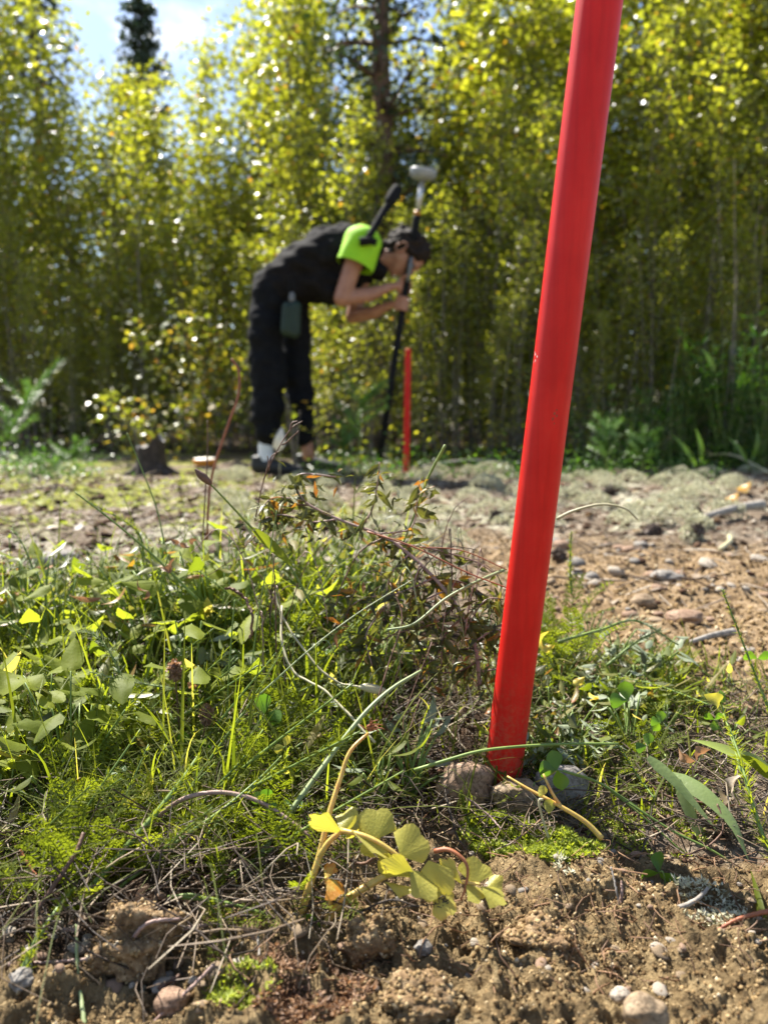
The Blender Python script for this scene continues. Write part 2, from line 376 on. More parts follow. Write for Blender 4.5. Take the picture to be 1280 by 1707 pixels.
def ico():
    t = (1 + 5 ** .5) / 2
    v = np.array([(-1, t, 0), (1, t, 0), (-1, -t, 0), (1, -t, 0), (0, -1, t), (0, 1, t), (0, -1, -t), (0, 1, -t), (t, 0, -1), (t, 0, 1), (-t, 0, -1), (-t, 0, 1)], float)
    f = [(0, 11, 5), (0, 5, 1), (0, 1, 7), (0, 7, 10), (0, 10, 11), (1, 5, 9), (5, 11, 4), (11, 10, 2), (10, 7, 6), (7, 1, 8), (3, 9, 4), (3, 4, 2), (3, 2, 6), (3, 6, 8), (3, 8, 9), (4, 9, 5), (2, 4, 11), (6, 2, 10), (8, 6, 7), (9, 8, 1)]
    return v / np.linalg.norm(v[0]), f
def icos(sub):
    v, f = ico(); v = [tuple(x) for x in v]
    for _ in range(sub):
        cache = {}; nf = []
        def mid(a, b):
            k = (min(a, b), max(a, b))
            if k not in cache:
                m = (np.array(v[a]) + np.array(v[b])); m /= np.linalg.norm(m); v.append(tuple(m)); cache[k] = len(v) - 1
            return cache[k]
        for a, b, c in f:
            x, y, z = mid(a, b), mid(b, c), mid(c, a); nf += [(a, x, z), (b, y, x), (c, z, y), (x, y, z)]
        f = nf
    return np.array(v), np.array(f)
def rock_mesh(sub, seed, amp=.22, freq=1.3, fine=.04):
    v, f = icos(sub)
    n = vnoise(v[:, 0] * freq + seed, v[:, 1] * freq + v[:, 2] * 1.7, seed) + .6 * vnoise(v[:, 2] * freq * 1.6 + 5, v[:, 0] * freq * 1.6 - v[:, 1], seed + 3)
    n2 = vnoise(v[:, 0] * 6 + v[:, 2] * 4, v[:, 1] * 6 - v[:, 2] * 3, seed + 9)
    return v * (1 + amp * n + fine * n2)[:, None], f

# ------------------------------------------------------------------ ground sheet
def axis_points():
    x = list(np.arange(-.40, .401, .0018))
    s = .0018; p = x[-1]; right = []
    while p < 400:
        s *= 1.055; p += s; right.append(p)
    xs = np.array([-a for a in right[::-1]] + x + right)
    y = [.30]; s = .0018
    while y[-1] < .95: y.append(y[-1] + s * max(1, (y[-1] / .42) ** 1.3))
    while y[-1] < 500:
        y.append(y[-1] + max(.0075, (y[-1] - .95) * .012))
    neg = []; s = .004; p = .30
    while p > -6: p -= s; s *= 1.14; neg.append(p)
    return xs, np.array(neg[::-1] + y)
xs, ys = axis_points()
X, Y = np.meshgrid(xs, ys); Z = H(X, Y)
nx, ny = len(xs), len(ys)
V = np.stack([X, Y, Z], -1).reshape(-1, 3)
i = np.arange(nx - 1)[None, :] + (np.arange(ny - 1) * nx)[:, None]; i = i.ravel()
ground = mk('ground', V, np.stack([i, i + 1, i + nx + 1, i + nx], 1), 'ground')
tag(ground, kind='structure')
xf, yf = V[:, 0], V[:, 1]
n5 = vnoise(xf * 5, yf * 5, 61); n20 = vnoise(xf * 20, yf * 20, 62); n60 = vnoise(xf * 60, yf * 60, 63)
def att(name, v):
    a = ground.data.attributes.new(name, 'FLOAT', 'POINT'); a.data.foreach_set('value', np.clip(v, 0, 1).astype(np.float32))
sm = soilmask(xf, yf); gm = gravelmask(xf, yf)
att('soil', sm); att('gravel', gm)
att('lichen', sstep(-.15, .2, n5 + .9 * n20 - .08) * sstep(1.35, 1.8, yf) * sstep(4.0, 3.6, yf) * sstep(-1.9, -.3, xf - .35 * (yf - 2)) * (1 - gm))
att('mossy', sstep(.0, .5, n5 + .5 * n20 + .3) * sstep(1.9, 2.6, yf) * sstep(6.4, 5.9, yf) * sstep(.4, -.5, xf))
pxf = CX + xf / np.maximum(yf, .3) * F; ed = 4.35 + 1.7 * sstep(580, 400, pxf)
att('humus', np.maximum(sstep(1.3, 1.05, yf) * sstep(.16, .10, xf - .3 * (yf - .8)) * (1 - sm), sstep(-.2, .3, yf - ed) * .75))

# ------------------------------------------------------------------ the thicket of young birches
def make_sapling(seed, h, nleaf, lsize, low=.18, leafmat_='birch_leaf', spread=.42, stem_r=.013, nb=34):
    rg = np.random.RandomState(seed); q = random.Random(seed)
    root = thing('birch_sapling', 'x', 'sapling', (0, 0, 0))
    P = [Vector((0, 0, -.05))]; d = Vector((q.uniform(-.05, .05), q.uniform(-.05, .05), 1))
    for k in range(9):
        d += Vector((q.uniform(-.06, .06), q.uniform(-.06, .06), 0)); d.z = 1; P.append(P[-1] + d.normalized() * h / 9)
    sp_ = spline(P, 27); V, Fc = tube_vf(sp_, stem_r, .002, 6); mk('trunk', V, Fc, 'birch_bark', root)
    bm = MB(); pos = []; dirs = []
    for b in range(nb):
        t = low + (1 - low) * (b + q.random()) / nb
        i = min(int(t * (len(sp_) - 1)), len(sp_) - 2); p = sp_[i].lerp(sp_[i + 1], t * (len(sp_) - 1) - i)
        L = spread * (1.15 - t) * q.uniform(.6, 1.2) + .12; a = q.uniform(0, 6.283); up = q.uniform(.35, 1.0)
        dd = Vector((math.cos(a), math.sin(a), up)).normalized(); pts = [p]
        for k in range(4):
            dd = (dd + Vector((q.uniform(-.2, .2), q.uniform(-.2, .2), q.uniform(-.12, .12)))).normalized(); pts.append(pts[-1] + dd * L / 4)
        V, Fc = tube_vf(pts, .004, .0012, 3, caps=False); bm.add(V, Fc)
        for k in range(max(3, int(nleaf / nb))):
            s = q.random() ** .8 * 4; j = min(int(s), 3); c = pts[j].lerp(pts[j + 1], s - j)
            pos.append(c + Vector((q.gauss(0, .075), q.gauss(0, .075), q.gauss(0, .06) - .01)))
    bm.build('branches', 'birch_bark', root)['kind'] = 'stuff'
    pos = np.array([tuple(p) for p in pos]); n = len(pos)
    sc = lsize * rg.uniform(.6, 1.25, n)
    m = rotmats(n, 1.45, rg) * sc[:, None, None]
    f = crowd('foliage', LT_V, LT_F, pos, m, np.clip(rg.beta(1.6, 2.2, n) + (rg.rand(n) < .06) * .5, 0, 1), leafmat_, root)
    f['kind'] = 'stuff'
    return root
protos = [make_sapling(100 + k, 3.4, 1500, .054, low=.10 + .03 * (k % 3), spread=.78, nb=46) for k in range(7)]
srng = random.Random(3)
def in_view(x, y, m=.25): return abs(x) < y * .56 + m
def put_sapling(k, x, y, s, label, group, z=0):
    o = copy_tree(protos[k % len(protos)]); place(o, (x, y, z), srng.uniform(0, 6.28), s)
    tag(o, label, 'sapling', group); return o
spots = []
def edge(x, y): return 4.7 + 1.6 * float(sstep(580, 400, CX + x / y * F))
tries = 0
while len(spots) < 140 and tries < 20000:
    tries += 1
    y = 4.75 + 3.9 * srng.random() ** .95; x = srng.uniform(-y * .6, y * .6)
    if y > edge(x, y) and all((x - a) ** 2 + (y - b) ** 2 > .045 + .012 * (y - 4.7) for a, b in spots): spots.append((x, y))
for k, (x, y) in enumerate(spots):
    px = CX + x / y * F
    gap = math.exp(-((px - 290) / 165) ** 4) + math.exp(-((px - 735) / 42) ** 2)
    hmax = min(.7 + (y - edge(x, y) + .15) * 1.5, .95 + .50 * y)            # the low front row grades up to the tall ones behind
    s = hmax / 3.4 * srng.uniform(.88, 1.12) * (1 - (.26 if px > 500 else .05) * min(1, gap) * (y > 5.4))
    if abs(px - 640) < 52 and y > 5.7: s *= .72
    if px < 90 and y > 6: s *= 1.15
    put_sapling(k, x, y, s, 'slim young birch in the dense leafy thicket closing off the clearing', 'young birches of the thicket behind the clearing')
k = 0
while k < 26:        # an extra rank fills the wall between the front stems
    y = srng.uniform(6.4, 9.2); x = srng.uniform(-.6, .6) * y; px = CX + x / y * F
    if abs(px - 640) < 60 or abs(px - 735) < 45: continue
    lim = (.43 if 130 < px < 450 else .56) * y + .30
    put_sapling(k, x, y, lim / 3.5 * srng.uniform(.92, 1.05), 'slim young birch in the dense leafy thicket closing off the clearing', 'young birches of the thicket behind the clearing'); k += 1
for p in protos: remove_tree(p)

# taller trees further back
def make_pine(name, seed, h, r, mat, crown_from, width, n, label, cat, loc, clump=.34, needle='dark_needle', bark='pine_bark', lean=0, group=None, ls=.09):
    rg = np.random.RandomState(seed); q = random.Random(seed)
    root = thing(name, label, cat, (0, 0, 0), group)
    P = [Vector((lean * t * h + q.uniform(-.04, .04), q.uniform(-.04, .04), h * t - .2 * (t == 0))) for t in [k / 8 for k in range(9)]]
    s = spline(P, 24); V, Fc = tube_vf(s, r, r * .15, 12); mk('trunk', V, Fc, bark, root)
    bm = MB(); pos = []
    for b in range(int(14 * h)):
        t = crown_from + (1 - crown_from) * (b + q.random()) / (14 * h)
        i = min(int(t * (len(s) - 1)), len(s) - 2); p = s[i]; a = q.uniform(0, 6.28)
        L = width * (1.05 - (t - crown_from) / (1 - crown_from)) ** .8 * q.uniform(.5, 1.1) + .1
        dd = Vector((math.cos(a), math.sin(a), q.uniform(-.1, .5))); e = p + dd * L
        V, Fc = tube_vf([p, p.lerp(e, .5) + Vector((0, 0, .05)), e], .02, .005, 4, caps=False); bm.add(V, Fc)
        m_ = max(2, int(n / (14 * h)))
        for k in range(m_):
            u = q.random() ** .6; c = p.lerp(e, u); pos.append(c + Vector((q.gauss(0, clump * .3), q.gauss(0, clump * .3), q.gauss(0, clump * .22))))
    bm.build('branches', bark, root)['kind'] = 'stuff'
    pos = np.array([tuple(p) for p in pos]); k = len(pos)
    f = crowd('crown', LT_V, LT_F, pos, rotmats(k, 1.9, rg) * (ls * rg.uniform(.6, 1.3, k))[:, None, None], rg.rand(k), needle, root); f['kind'] = 'stuff'
    root.location = loc; return root
def at(px, Y): return ((px - CX) / F * Y * 1.0, Y, 0)
make_pine('pine_tree', 1, 6.6, .125, None, .24, .62, 4200, 'tall pine with a dark brown trunk rising through the thicket above the bent person', 'tree', at(640, 6.5), ls=.06)
make_pine('spruce_tree', 2, 11.3, .16, None, .3, 1.7, 7500, 'small dark pointed treetop against the sky left of the middle', 'tree', at(262, 21), ls=.13)
make_pine('pine_tree', 3, 7.6, .12, None, .25, .9, 3800, 'dark conifer standing behind the birches at the upper left', 'tree', at(95, 11.5), ls=.09)
make_pine('pine_tree', 4, 7.8, .12, None, .2, 1.0, 3800, 'dark conifer just left of the tall brown trunk', 'tree', at(525, 12), ls=.09)
tall = [(875, 8.9), (980, 9.6), (1100, 9.3), (1215, 9.9), (1310, 9.2), (20, 9.2), (-60, 10.2), (800, 11.5)]
tp = make_pine('birch_tree', 30, 6.4, .06, None, .10, 1.2, 9000, 'x', 'tree', (0, 0, 0), needle='birch_leaf', bark='birch_bark', ls=.06, clump=.5)
for k, (px, Y) in enumerate(tall):
    o = copy_tree(tp); a = at(px, Y); hs = (.62 if px in (440, 400, 780) else 1)
    place(o, a, k * 1.3, .85 * hs + .03 * (k % 3)); tag(o, 'taller leafy birch rising behind the thicket of saplings', 'tree', 'taller birches behind the thicket')
remove_tree(tp)
# forest mass further off that closes the gaps between stems
fr = np.random.RandomState(12); nf = 75000
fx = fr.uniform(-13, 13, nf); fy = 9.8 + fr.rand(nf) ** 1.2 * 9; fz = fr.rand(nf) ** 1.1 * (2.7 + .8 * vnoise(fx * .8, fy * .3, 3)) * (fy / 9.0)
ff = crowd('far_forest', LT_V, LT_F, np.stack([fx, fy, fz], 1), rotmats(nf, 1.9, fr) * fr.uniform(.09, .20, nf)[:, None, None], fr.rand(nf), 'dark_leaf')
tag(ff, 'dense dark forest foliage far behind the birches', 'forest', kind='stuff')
# brushwood under the birches: dead stems, ferns and low leaves in the shade
def undergrowth():
    n = 5200; rg = np.random.RandomState(4); y = 4.45 + rg.rand(n) ** 1.3 * 4; x = rg.uniform(-1, 1, n) * y * .6; z = rg.rand(n) ** 2 * .38 + .01
    z *= .35 + .65 * sstep(-.2, .5, vnoise(x * 2, y * 2, 5)); kk = y > 4.4 + 1.6 * sstep(580, 400, CX + x / y * F); x, y, z = x[kk], y[kk], z[kk]; n = len(x)
    o = crowd('undergrowth', LT_V, LT_F, np.stack([x, y, z], 1), rotmats(n, 1.3, rg) * rg.uniform(.02, .05, n)[:, None, None], rg.beta(1.5, 2, n), 'birch_leaf')
    tag(o, 'low scattered leaves and brush under the birch stems', 'undergrowth', kind='stuff')
undergrowth()
def brush_stems():
    mb = MB(); q = random.Random(8)
    for k in range(420):
        y = 4.7 + q.random() * 3.6; x = q.uniform(-.6, .6) * y; h = q.uniform(.5, 1.9) if y > edge(x, y) else 0; l = q.uniform(-.12, .12) * h
        if h == 0: continue
        V, Fc = tube_vf([(x, y, 0), (x + l * .4, y, h * .5), (x + l, y + q.uniform(-.1, .1), h)], q.uniform(.003, .008), .0015, 4, caps=False); mb.add(V, Fc)
    o = mb.build('brushwood', 'birch_bark'); tag(o, 'thin bare stems standing between the birches', 'brushwood', kind='stuff')
brush_stems()

# lush dark weeds at the right edge of the thicket
def weed_proto(seed, h, n, blade, mat):
    rg = np.random.RandomState(seed); q = random.Random(seed); root = thing('tall_weed', 'x', 'plant', (0, 0, 0)); mb = MB(); lf = MB()
    for s in range(5):
        a = q.uniform(0, 6.28); top = Vector((math.cos(a) * h * .25, math.sin(a) * h * .25, h * q.uniform(.7, 1.1)))
        pts = spline([Vector((0, 0, 0)), top * .5 + Vector((0, 0, .05)), top], 8); V, Fc = tube_vf(pts, .004, .0015, 4, caps=False); mb.add(V, Fc)
        for k in range(n):
            c = pts[min(8, 1 + int(q.random() * 8))]; b = q.uniform(0, 6.28); L = blade * q.uniform(.6, 1.2)
            t = c + Vector((math.cos(b), math.sin(b), q.uniform(-.1, .8))) * L
            V, Fc = leaf_vf(c, t, Vector((-math.sin(b), math.cos(b), 0)), L * .2, 'lance', .2, .12, 4); lf.add(V, Fc, q.random())
    mb.build('stem', 'stem_green', root); f = lf.build('foliage', mat, root); f['kind'] = 'stuff'
    return root
wp = [weed_proto(50 + k, .75 + .12 * k, 34, .10, 'lush_leaf') for k in range(3)]
wr = random.Random(21)
for k in range(34):
    Yw = wr.uniform(4.25, 5.4); px = wr.uniform(1010, 1330) if k % 4 else wr.uniform(960, 1330)
    o = copy_tree(wp[k % 3]); place(o, at(px, Yw), wr.uniform(0, 6), wr.uniform(.45, .8) * (1.25 if px > 1120 else .75))
    tag(o, 'lush dark green weed in the shade at the right edge of the thicket', 'plant', 'dark green weeds at the right')
for w_ in wp: remove_tree(w_)

# ------------------------------------------------------------------ the person bending over the survey pole
YP = 4.1
M['cloth_black'] = simple('cloth_black', [(0, (.007, .0065, .007)), (1, (.014, .0125, .013))], .9, 30, spec=.12, bump=.4, bscale=300)
M['trouser_black'] = simple('trouser_black', [(0, (.005, .0055, .007)), (1, (.010, .0105, .012))], .9, 25, spec=.12, bump=.4, bscale=300)
M['skin'] = simple('skin', [(0, (.30, .14, .085)), (1, (.38, .19, .12))], .5, 30, sss=.2)
M['hair'] = simple('hair', [(0, (.012, .008, .006)), (1, (.028, .018, .013))], .8, 90, spec=.2, bump=.8, bscale=260)
M['neon'] = simple('neon', [(0, (.25, .55, .006)), (1, (.32, .62, .008))], .7, 20)
M['reflect'] = simple('reflect', [(0, (.03, .10, .03)), (1, (.05, .14, .05))], .5, 30)
M['green_flask'] = simple('green_flask', [(0, (.006, .018, .011)), (1, (.010, .028, .016))], .6, 20)
M['black_plastic'] = simple('black_plastic', [(0, (.008, .008, .009)), (1, (.014, .014, .015))], .85, 30, spec=.12)
M['grey_plastic'] = simple('grey_plastic', [(0, (.22, .24, .25)), (1, (.32, .34, .35))], .4, 20)
M['dark_grey'] = simple('dark_grey', [(0, (.10, .105, .11)), (1, (.16, .165, .17))], .45, 20)
M['steel'] = simple('steel', [(0, (.45, .45, .46)), (1, (.6, .6, .6))], .35, 20, metal=.6)
M['amber'] = simple('amber', [(0, (.35, .14, .02)), (1, (.5, .22, .03))], .4, 20)
M['shoe'] = simple('shoe', [(0, (.012, .012, .013)), (1, (.03, .03, .032))], .6, 20)
M['sock'] = simple('sock', [(0, (.55, .58, .62)), (1, (.75, .77, .8))], .9, 60)
M['red_paint'] = None

def solid(name, chains, mat, parent, voxel=.009, ndisp=0, nscale=9, smooth_it=4, seed=1):
    """one continuous skin over chains of balls [(x,y,z,r) or (x,y,z,rx,ry,rz)]: balls -> voxel remesh -> smooth"""
    sv, sf = icos(2); Vs = []; Fs = []; n = 0
    for ch in chains:
        for a, b in (zip(ch[:-1], ch[1:]) if len(ch) > 1 else [(ch[0], ch[0])]):
            a = tuple(a) if len(a) == 6 else (*a[:3], a[3], a[3], a[3]); b = tuple(b) if len(b) == 6 else (*b[:3], b[3], b[3], b[3])
            a = np.array(a); b = np.array(b); d = np.linalg.norm((b - a)[:3]); k = max(1, int(d / (min(a[3:].min(), b[3:].min()) * .28)))
            for i in range(k + 1):
                c = a + (b - a) * i / k; Vs.append(sv * c[3:] + c[:3]); Fs.append(sf + n); n += len(sv)
    o = mk(name, np.concatenate(Vs), np.concatenate(Fs), mat, None)
    r = o.modifiers.new('r', 'REMESH'); r.mode = 'VOXEL'; r.voxel_size = voxel; r.use_smooth_shade = True
    s = o.modifiers.new('s', 'SMOOTH'); s.iterations = smooth_it; s.factor = .5
    dg = bpy.context.evaluated_depsgraph_get(); me = bpy.data.meshes.new_from_object(o.evaluated_get(dg))
    o.modifiers.clear(); o.data = me; me.name = name
    k = len(me.vertices); a = np.empty(k * 3, np.float32); me.vertices.foreach_get('co', a); a = a.reshape(-1, 3)
    if ndisp:
        nn = np.empty(k * 3, np.float32); me.vertices.foreach_get('normal', nn); nn = nn.reshape(-1, 3)
        w = vnoise(a[:, 0] * nscale + a[:, 2] * nscale * .5, a[:, 2] * nscale * 1.6 - a[:, 1] * 4, seed) + .5 * vnoise(a[:, 0] * nscale * 2, a[:, 2] * nscale * 2.4 + a[:, 1] * 9, seed + 1)
        a = a + nn * (w * ndisp)[:, None]
    if parent is not None: a = a - np.array(parent.location); o.parent = parent
    me.vertices.foreach_set('co', a.astype(np.float32).ravel()); me.update()
    me.polygons.foreach_set('use_smooth', np.ones(len(me.polygons), bool))
    if not me.materials: me.materials.append(M[mat])
    return o
def q3(px, py, r, dy=0, ry=None, rz=None):
    p = PY(px, py, YP + dy)
    return (p.x, p.y, p.z, r, ry or r, rz or r)
person = thing('person', 'person in a black t-shirt with neon green sleeve bending low over a survey pole', 'person', PY(470, 786, YP))
person.location.z = Hs(person.location.x, YP)
YL, YR = -.10, .12      # near and far side of the body
# survey pole line
A0, A1 = PY(631, 778, 4.06), PY(706, 287, 4.06)
pole_ax = (A1 - A0).normalized()
def on_pole(py): 
    t = (778 - py) / (778 - 287.); return A0 + (A1 - A0) * t
cdir = Vector((.955, -.05, .29)).normalized()   # crown of the head
fdir = Vector((.30, -.22, -.93)); fdir = (fdir - cdir * fdir.dot(cdir)).normalized()
sdir_ = cdir.cross(fdir)
hc = PY(675, 422, 4.12)
def hd(c, f, s=0): return hc + cdir * c + fdir * f + sdir_ * s
def t6(v, r, ry=None, rz=None): return (v.x, v.y, v.z, r, ry or r, rz or r)
hand1, hand2 = on_pole(470), on_pole(500)
def fist(center, side):
    """palm behind-left of the pole, fingers closing round it, thumb from the side of the palm"""
    ch = []; R_ = .017 + .0085; u = Vector((1, 0, 0)); u = (u - pole_ax * u.dot(pole_ax)).normalized(); w = pole_ax.cross(u)
    palm = center - u * .030
    ch.append([t6(palm - pole_ax * .026 - w * .0, .017, .020, .017), t6(palm + pole_ax * .026, .017, .020, .017)])
    for k in range(4):
        off = (-.033 + .021 * k); ln = (2.9, 3.3, 3.2, 2.6)[k]; pts = []
        for j in range(7):
            a = math.pi - side * (.35 + ln * j / 6)
            pts.append(t6(center + pole_ax * off + (u * math.cos(a) + w * math.sin(a)) * R_, .0088 - .0003 * j))
        ch.append([t6(palm + pole_ax * off * .8, .012)] + pts)
    th = []
    for j in range(4):
        a = math.pi + side * (.5 + .55 * j); th.append(t6(center + pole_ax * (.036 + .006 * j) + (u * math.cos(a) + w * math.sin(a)) * (R_ + .002), .0105 - .0008 * j))
    ch.append([t6(palm + pole_ax * .012, .015)] + th)
    return ch, palm
f1, palm1 = fist(hand1, 1); f2, palm2 = fist(hand2, -1)
sh1, sh2 = q3(600, 412, .055, YL - .08), q3(612, 430, .055, YR + .05)
el1, el2 = q3(570, 497, .043, YL - .11), q3(588, 528, .040, YR + .02)
body = [
    [q3(470, 478, .08, 0, .11), q3(520, 440, .105, 0, .13), q3(575, 415, .10, 0, .15), q3(606, 408, .07, 0, .10)],
    [q3(606, 410, .052), t6(hd(-.125, .0), .052), t6(hd(-.06, .01), .06)],
    [t6(hd(.005, -.012), .092, .08, .095)], [t6(hd(-.02, .02), .082, .072, .085)], [t6(hd(.03, .035), .070, .066, .068)],
    [t6(hd(-.055, .062), .046), t6(hd(-.085, .078), .026)], [t6(hd(-.05, .055), .052)], [t6(hd(-.10, .03), .034), t6(hd(-.075, .07), .03)],
    [t6(hd(.030, .100), .010), t6(hd(-.010, .122), .013)], [t6(hd(-.013, .112, .013), .009)], [t6(hd(-.013, .112, -.013), .009)],
    [t6(hd(.04, .095, .03), .012), t6(hd(.045, .100, 0), .010), t6(hd(.04, .095, -.03), .012)],
    [t6(hd(-.048, .104, .016), .007), t6(hd(-.045, .109, 0), .008), t6(hd(-.048, .104, -.016), .007)],
    [t6(hd(-.058, .103, .014), .007), t6(hd(-.058, .108, 0), .008), t6(hd(-.058, .103, -.014), .007)],
    [sh1, q3(584, 455, .046, YL - .10), el1], [el1, t6(PY(615, 491, YP - .12), .038), (*palm1.lerp(Vector(el1[:3]), .22), .024, .027, .024), (*palm1, .017, .02, .017)],
    [sh2, q3(600, 480, .044, YR + .04), el2], [el2, t6(PY(625, 520, YP + .05), .036), (*palm2.lerp(Vector(el2[:3]), .22), .023, .026, .023), (*palm2, .017, .02, .017)],
    [q3(458, 496, .070, YL * .8), q3(448, 560, .062, YL), q3(446, 640, .055, YL), q3(444, 690, .052, YL), q3(443, 735, .034, YL), q3(444, 768, .036, YL)],
    [q3(478, 496, .070, YR * .8), q3(492, 560, .060, YR), q3(502, 640, .052, YR), q3(506, 700, .045, YR), q3(511, 738, .034, YR), q3(514, 758, .036, YR)],
] + f1 + f2
solid('body', body, 'skin', person, .0065, smooth_it=3)
for s in (-1, 1):
    e, f = rock_mesh(2, 3, 0, 1, 0); p = hd(.018, .092, s * .032); mk('eye', e * .0115 + np.array(p), f, 'dark_grey', person)
    ec = hd(-.012, .0, s * .083)
    V = []; 
    pts = [ec + cdir * (.032 * math.cos(a)) + fdir * (.019 * math.sin(a) - .004) + sdir_ * (s * (.004 + .006 * math.sin(a + 2))) for a in [k * 6.283 / 14 for k in range(15)]]
    tube('ear', pts, .0055, .0055, 'skin', person, 6)
# hair: cap over the back and crown of the head, loose bun on top
hair = solid('hair', [[t6(hd(.022, -.022), .100, .090, .100)], [t6(hd(.055, -.004), .088, .084, .088)], [t6(hd(.078, .030), .060, .070, .056)], [t6(hd(.07, .045, .045), .030), t6(hd(.03, .02, .07), .024)],
    [t6(hd(.07, .045, -.045), .030), t6(hd(.03, .02, -.07), .024)], [t6(hd(-.05, -.05), .055), t6(hd(-.02, -.03), .08)], [t6(hd(-.03, -.115), .032), t6(hd(.02, -.120), .034), t6(hd(.01, -.09), .03)]], 'hair', person, .008, .013, 30)
mbh = MB(); q = random.Random(5)
for k in range(190):
    a = hd(q.uniform(-.09, .11), q.uniform(-.11, -.06), q.uniform(-.07, .07)); dd = -fdir * q.uniform(.02, .055) + cdir * q.uniform(-.05, .05) + sdir_ * q.uniform(-.04, .04)
    V, Fc = tube_vf(spline([a, a + dd * .6 + Vector((0, 0, .012)), a + dd], 4), .0022, .0008, 3); mbh.add(V, Fc)
mbh.build('loose_strands', 'hair', hair)
# clothes
shirt = [
    [q3(462, 484, .125, 0, .17), q3(500, 455, .150, 0, .18), q3(545, 425, .155, 0, .20), q3(588, 417, .125, 0, .20), q3(612, 418, .085, 0, .14)],
    [q3(500, 470, .125, 0, .17), q3(540, 462, .145, 0, .17), q3(588, 440, .11, 0, .16)],
    [q3(538, 478, .085, -.04, .12), q3(556, 488, .05, -.05, .10)],
    [q3(598, 412, .085, YL - .0), q3(594, 428, .065, YL - .03)], [q3(612, 428, .08, YR + .02), q3(606, 455, .068, YR + .04)],
    [q3(618, 428, .07, 0, .09), q3(627, 448, .052, 0, .07)],
]
solid('t_shirt', shirt, 'cloth_black', person, .009, .019, 11, seed=4)
cA, cB = Vector(q3(608, 396, 0, YL - .09)[:3]), Vector(q3(586, 455, 0, YL - .12)[:3]); ax_ = (cB - cA).normalized(); SL = (cB - cA).length
def sleeve(name, z0, z1, r0, r1, mat, par, cap=False, wr=.05):
    u = Vector((0, 1, 0)); u = (u - ax_ * u.dot(ax_)).normalized(); w = ax_.cross(u); V = []; Fc = []; n = 40; m = 10
    for i in range(m + 1):
        t = i / m; r = r0 + (r1 - r0) * t
        if cap: r *= (1 - (1 - min(1, t * 3)) ** 2 * .45)
        for k in range(n):
            an = 6.283185 * k / n; rr = r * (1 + wr * .5 * math.sin(3 * an + t * 4) + wr * .4 * math.sin(5 * an - t * 7))
            V.append(tuple(cA + ax_ * (z0 + (z1 - z0) * t) + u * math.cos(an) * rr * .86 + w * math.sin(an) * rr))
    for i in range(m):
        for k in range(n): Fc.append((i * n + k, i * n + (k + 1) % n, (i + 1) * n + (k + 1) % n, (i + 1) * n + k))
    if cap: Fc.append(tuple(range(n - 1, -1, -1)))
    return mk(name, V, Fc, mat, par)
slv = sleeve('neon_sleeve', -.045, SL * .80, .096, .097, 'neon', person, True)
sleeve('sleeve_trim', SL * .79, SL * .79 + .016, .102, .102, 'reflect', slv)
sleeve('sleeve_hem', SL * .79 + .012, SL + .035, .099, .097, 'neon', slv)
solid('trousers', [
    [q3(455, 484, .115, 0, .17), q3(470, 492, .12, 0, .17)],
    [q3(452, 490, .108, YL * .8, .105), q3(447, 560, .095, YL, .10), q3(447, 620, .090, YL, .095), q3(447, 680, .085, YL, .09), q3(446, 722, .080, YL, .085)],
    [q3(484, 490, .105, YR * .8, .105), q3(491, 560, .088, YR, .10), q3(494, 620, .080, YR, .09), q3(502, 670, .068, YR, .085), q3(506, 726, .066, YR, .08)]],
    'trouser_black', person, .009, .015, 10, seed=9)
solid('sock', [[q3(443, 728, .040, YL), q3(443, 752, .040, YL), q3(444, 766, .042, YL)]], 'sock', person, .008)
def shoe(px, py, dy, s=1):
    b = PY(px, py, YP + dy); b.z = Hs(b.x, b.y); x, y = b.x, b.y; z = b.z
    o = solid('shoe', [[(x - .05, y, z + .055, .042, .04, .05), (x + .02, y - .01, z + .05, .045, .042, .045), (x + .12, y - .02, z + .036, .042, .044, .034), (x + .17, y - .025, z + .03, .034, .038, .028)], [(x - .045, y, z + .09, .044, .042, .02)]], 'shoe', person, .008)
    V = []; Fc = []
    outl = [(-.10, -.03), (-.10, .03), (-.06, .042), (.03, .036), (.12, .046), (.18, .035), (.21, 0), (.18, -.042), (.12, -.05), (.03, -.042), (-.06, -.042)]
    n = len(outl)
    for zz, k in ((.002, 1), (.022, 1.03)):
        V += [(x + a * k, y - .012 + c * k, z + zz) for a, c in outl]
    Fc = [tuple(range(n - 1, -1, -1)), tuple(range(n, 2 * n))] + [(i, (i + 1) % n, (i + 1) % n + n, i + n) for i in range(n)]
    mk('sole', V, Fc, 'dark_grey', o, smooth=False)
shoe(446, 784, YL); shoe(516, 772, YR + .1)

# green flask hanging at the thigh
fl = thing('flask', 'dark green flask hanging from the belt against the black trousers', 'flask', PY(486, 530, YP - .24))
solid('flask_body', [[q3(480, 513, .031, -.22, .030), q3(478, 550, .033, -.22, .030)], [q3(493, 511, .031, -.22, .030), q3(491, 554, .032, -.22, .030)]], 'green_flask', fl, .007)
solid('flask_cap', [[q3(487, 491, .015, -.22), q3(487, 499, .018, -.22)]], 'dark_grey', fl, .005)
tube('loop', [PY(482, 486, YP - .22), PY(484, 470, YP - .20), PY(490, 470, YP - .20), PY(492, 486, YP - .22)], .004, .004, 'black_plastic', fl, 6, 12)

